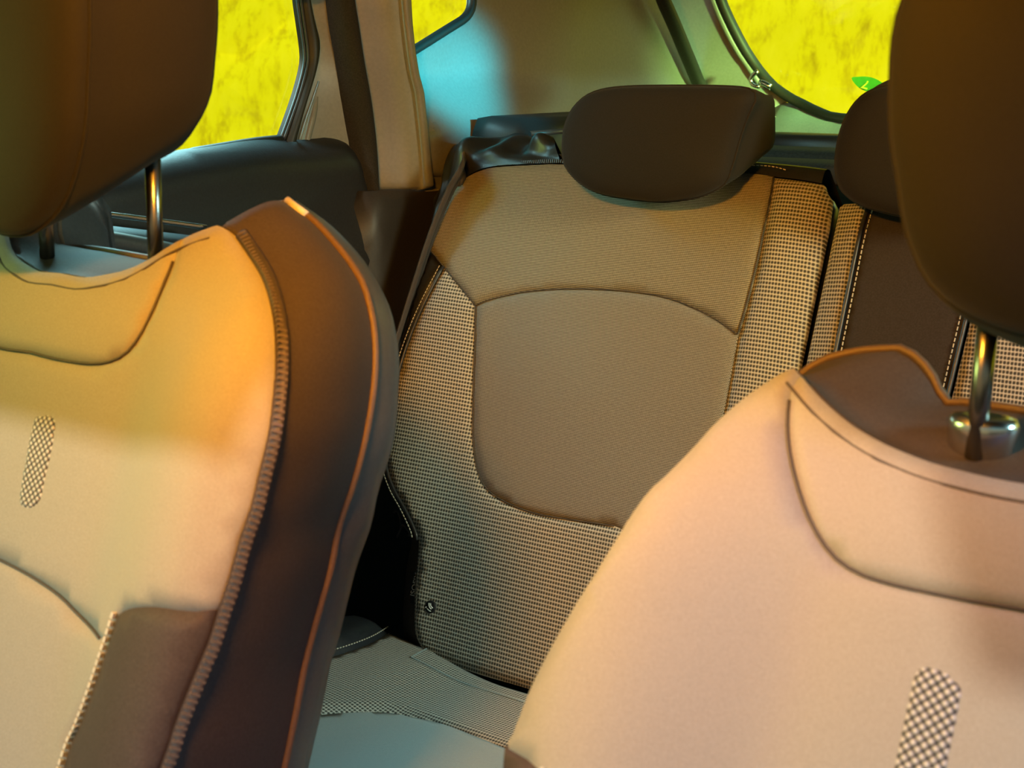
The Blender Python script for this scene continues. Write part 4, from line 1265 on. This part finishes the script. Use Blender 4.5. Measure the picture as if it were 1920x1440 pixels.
lseat, LF = front_seat('LF', 'front seat at the left with orange lit shoulder, brown side bolster and zip', (-0.385, 0.6, 0.0), LEFT)
rseat, RF = front_seat('RF', 'front seat at the right with pinkish cream cover and curved neckline seam', (0.385, 0.62, 0.0), RIGHT)


def front_rest(seat, F, x0, yf, dz, post_low, tucked=False):
    fh = [(0.0, 1.020), (0.036, 1.027), (0.071, 1.052), (0.096, 1.096), (0.106, 1.139), (0.114, 1.193), (0.114, 1.262), (0.095, 1.292), (0.045, 1.30)]
    if tucked:
        fh = [(0.0, 1.100), (0.050, 1.104), (0.084, 1.121), (0.100, 1.148), (0.107, 1.175), (0.114, 1.210)] + fh[6:]
    bh = [(0.0, 1.060), (0.040, 1.070), (0.092, 1.088), (0.122, 1.118), (0.132, 1.150), (0.139, 1.197), (0.137, 1.265), (0.108, 1.302), (0.05, 1.312)]
    fo = [(x0 + a, z + dz) for a, z in fh] + [(x0, fh[-1][1] + 0.002 + dz)] + [(x0 - a, z + dz) for a, z in reversed(fh[1:])]
    bo = [(x0 + a, z + dz) for a, z in bh] + [(x0, bh[-1][1] + 0.002 + dz)] + [(x0 - a, z + dz) for a, z in reversed(bh[1:])]
    h = headrest('headrest', fo, bo, yf, yf + 0.12, M['front_headrest'], seat, dome=0.016)
    for m in (-1, 1):
        b = F.at(m * 0.070, post_low, -0.060)
        top = Vector((b.x, b.y + 0.006, 1.10 + dz))
        tube('post', [b, b.lerp(top, 0.5), top], 0.0064, M['steel'], h, seg=14)
        d = (top - b).normalized()
        rings = []
        q = F.at(m * 0.070, post_low + 0.030, -0.060)
        u = Vector((1, 0, 0))
        w = d.cross(u).normalized()
        for r_, z_ in ((0.014, -0.03), (0.017, -0.004), (0.0175, 0.001), (0.0155, 0.005), (0.010, 0.006), (0.0062, 0.004)):
            rings.append([tuple(q + d * z_ + u * math.cos(k * math.pi / 12) * r_ * 1.25 + w * math.sin(k * math.pi / 12) * r_) for k in range(24)])
        loft('guide_collar', rings, M['shell'] if m < 0 else M['chrome'], seat, True, True, True)
    return h


front_rest(lseat, LF, -0.385, 0.612, 0.0, -0.03)
front_rest(rseat, RF, 0.394, 0.700, -0.088, 0.005, True)


def front_cushion(seat, x0, y0):
    prof = []
    for y, z, hw in ((y0 - 0.50, 0.30, 0.20), (y0 - 0.49, 0.36, 0.235), (y0 - 0.42, 0.39, 0.25), (y0 - 0.25, 0.375, 0.26), (y0 - 0.08, 0.36, 0.26), (y0 + 0.02, 0.355, 0.25)):
        row = []
        for k in range(17):
            t = (k - 8) / 8
            row.append((x0 + hw * t, y, z + 0.035 * sstep((abs(t) - 0.55) / 0.35) - 0.06 * sstep((abs(t) - 0.93) / 0.07)))
        row += [(x0 + hw * 0.9, y, 0.22), (x0 - hw * 0.9, y, 0.22)]
        prof.append(row)
    loft('cushion', prof, M['cream'], seat, True, True, True)
    slab('seat_base', x0 - 0.20, x0 + 0.20, y0 - 0.40, y0 + 0.02, 0.0, 0.24, M['black_plastic'], seat, bev=0.02)


front_cushion(lseat, -0.385, 0.46)
front_cushion(rseat, 0.385, 0.44)
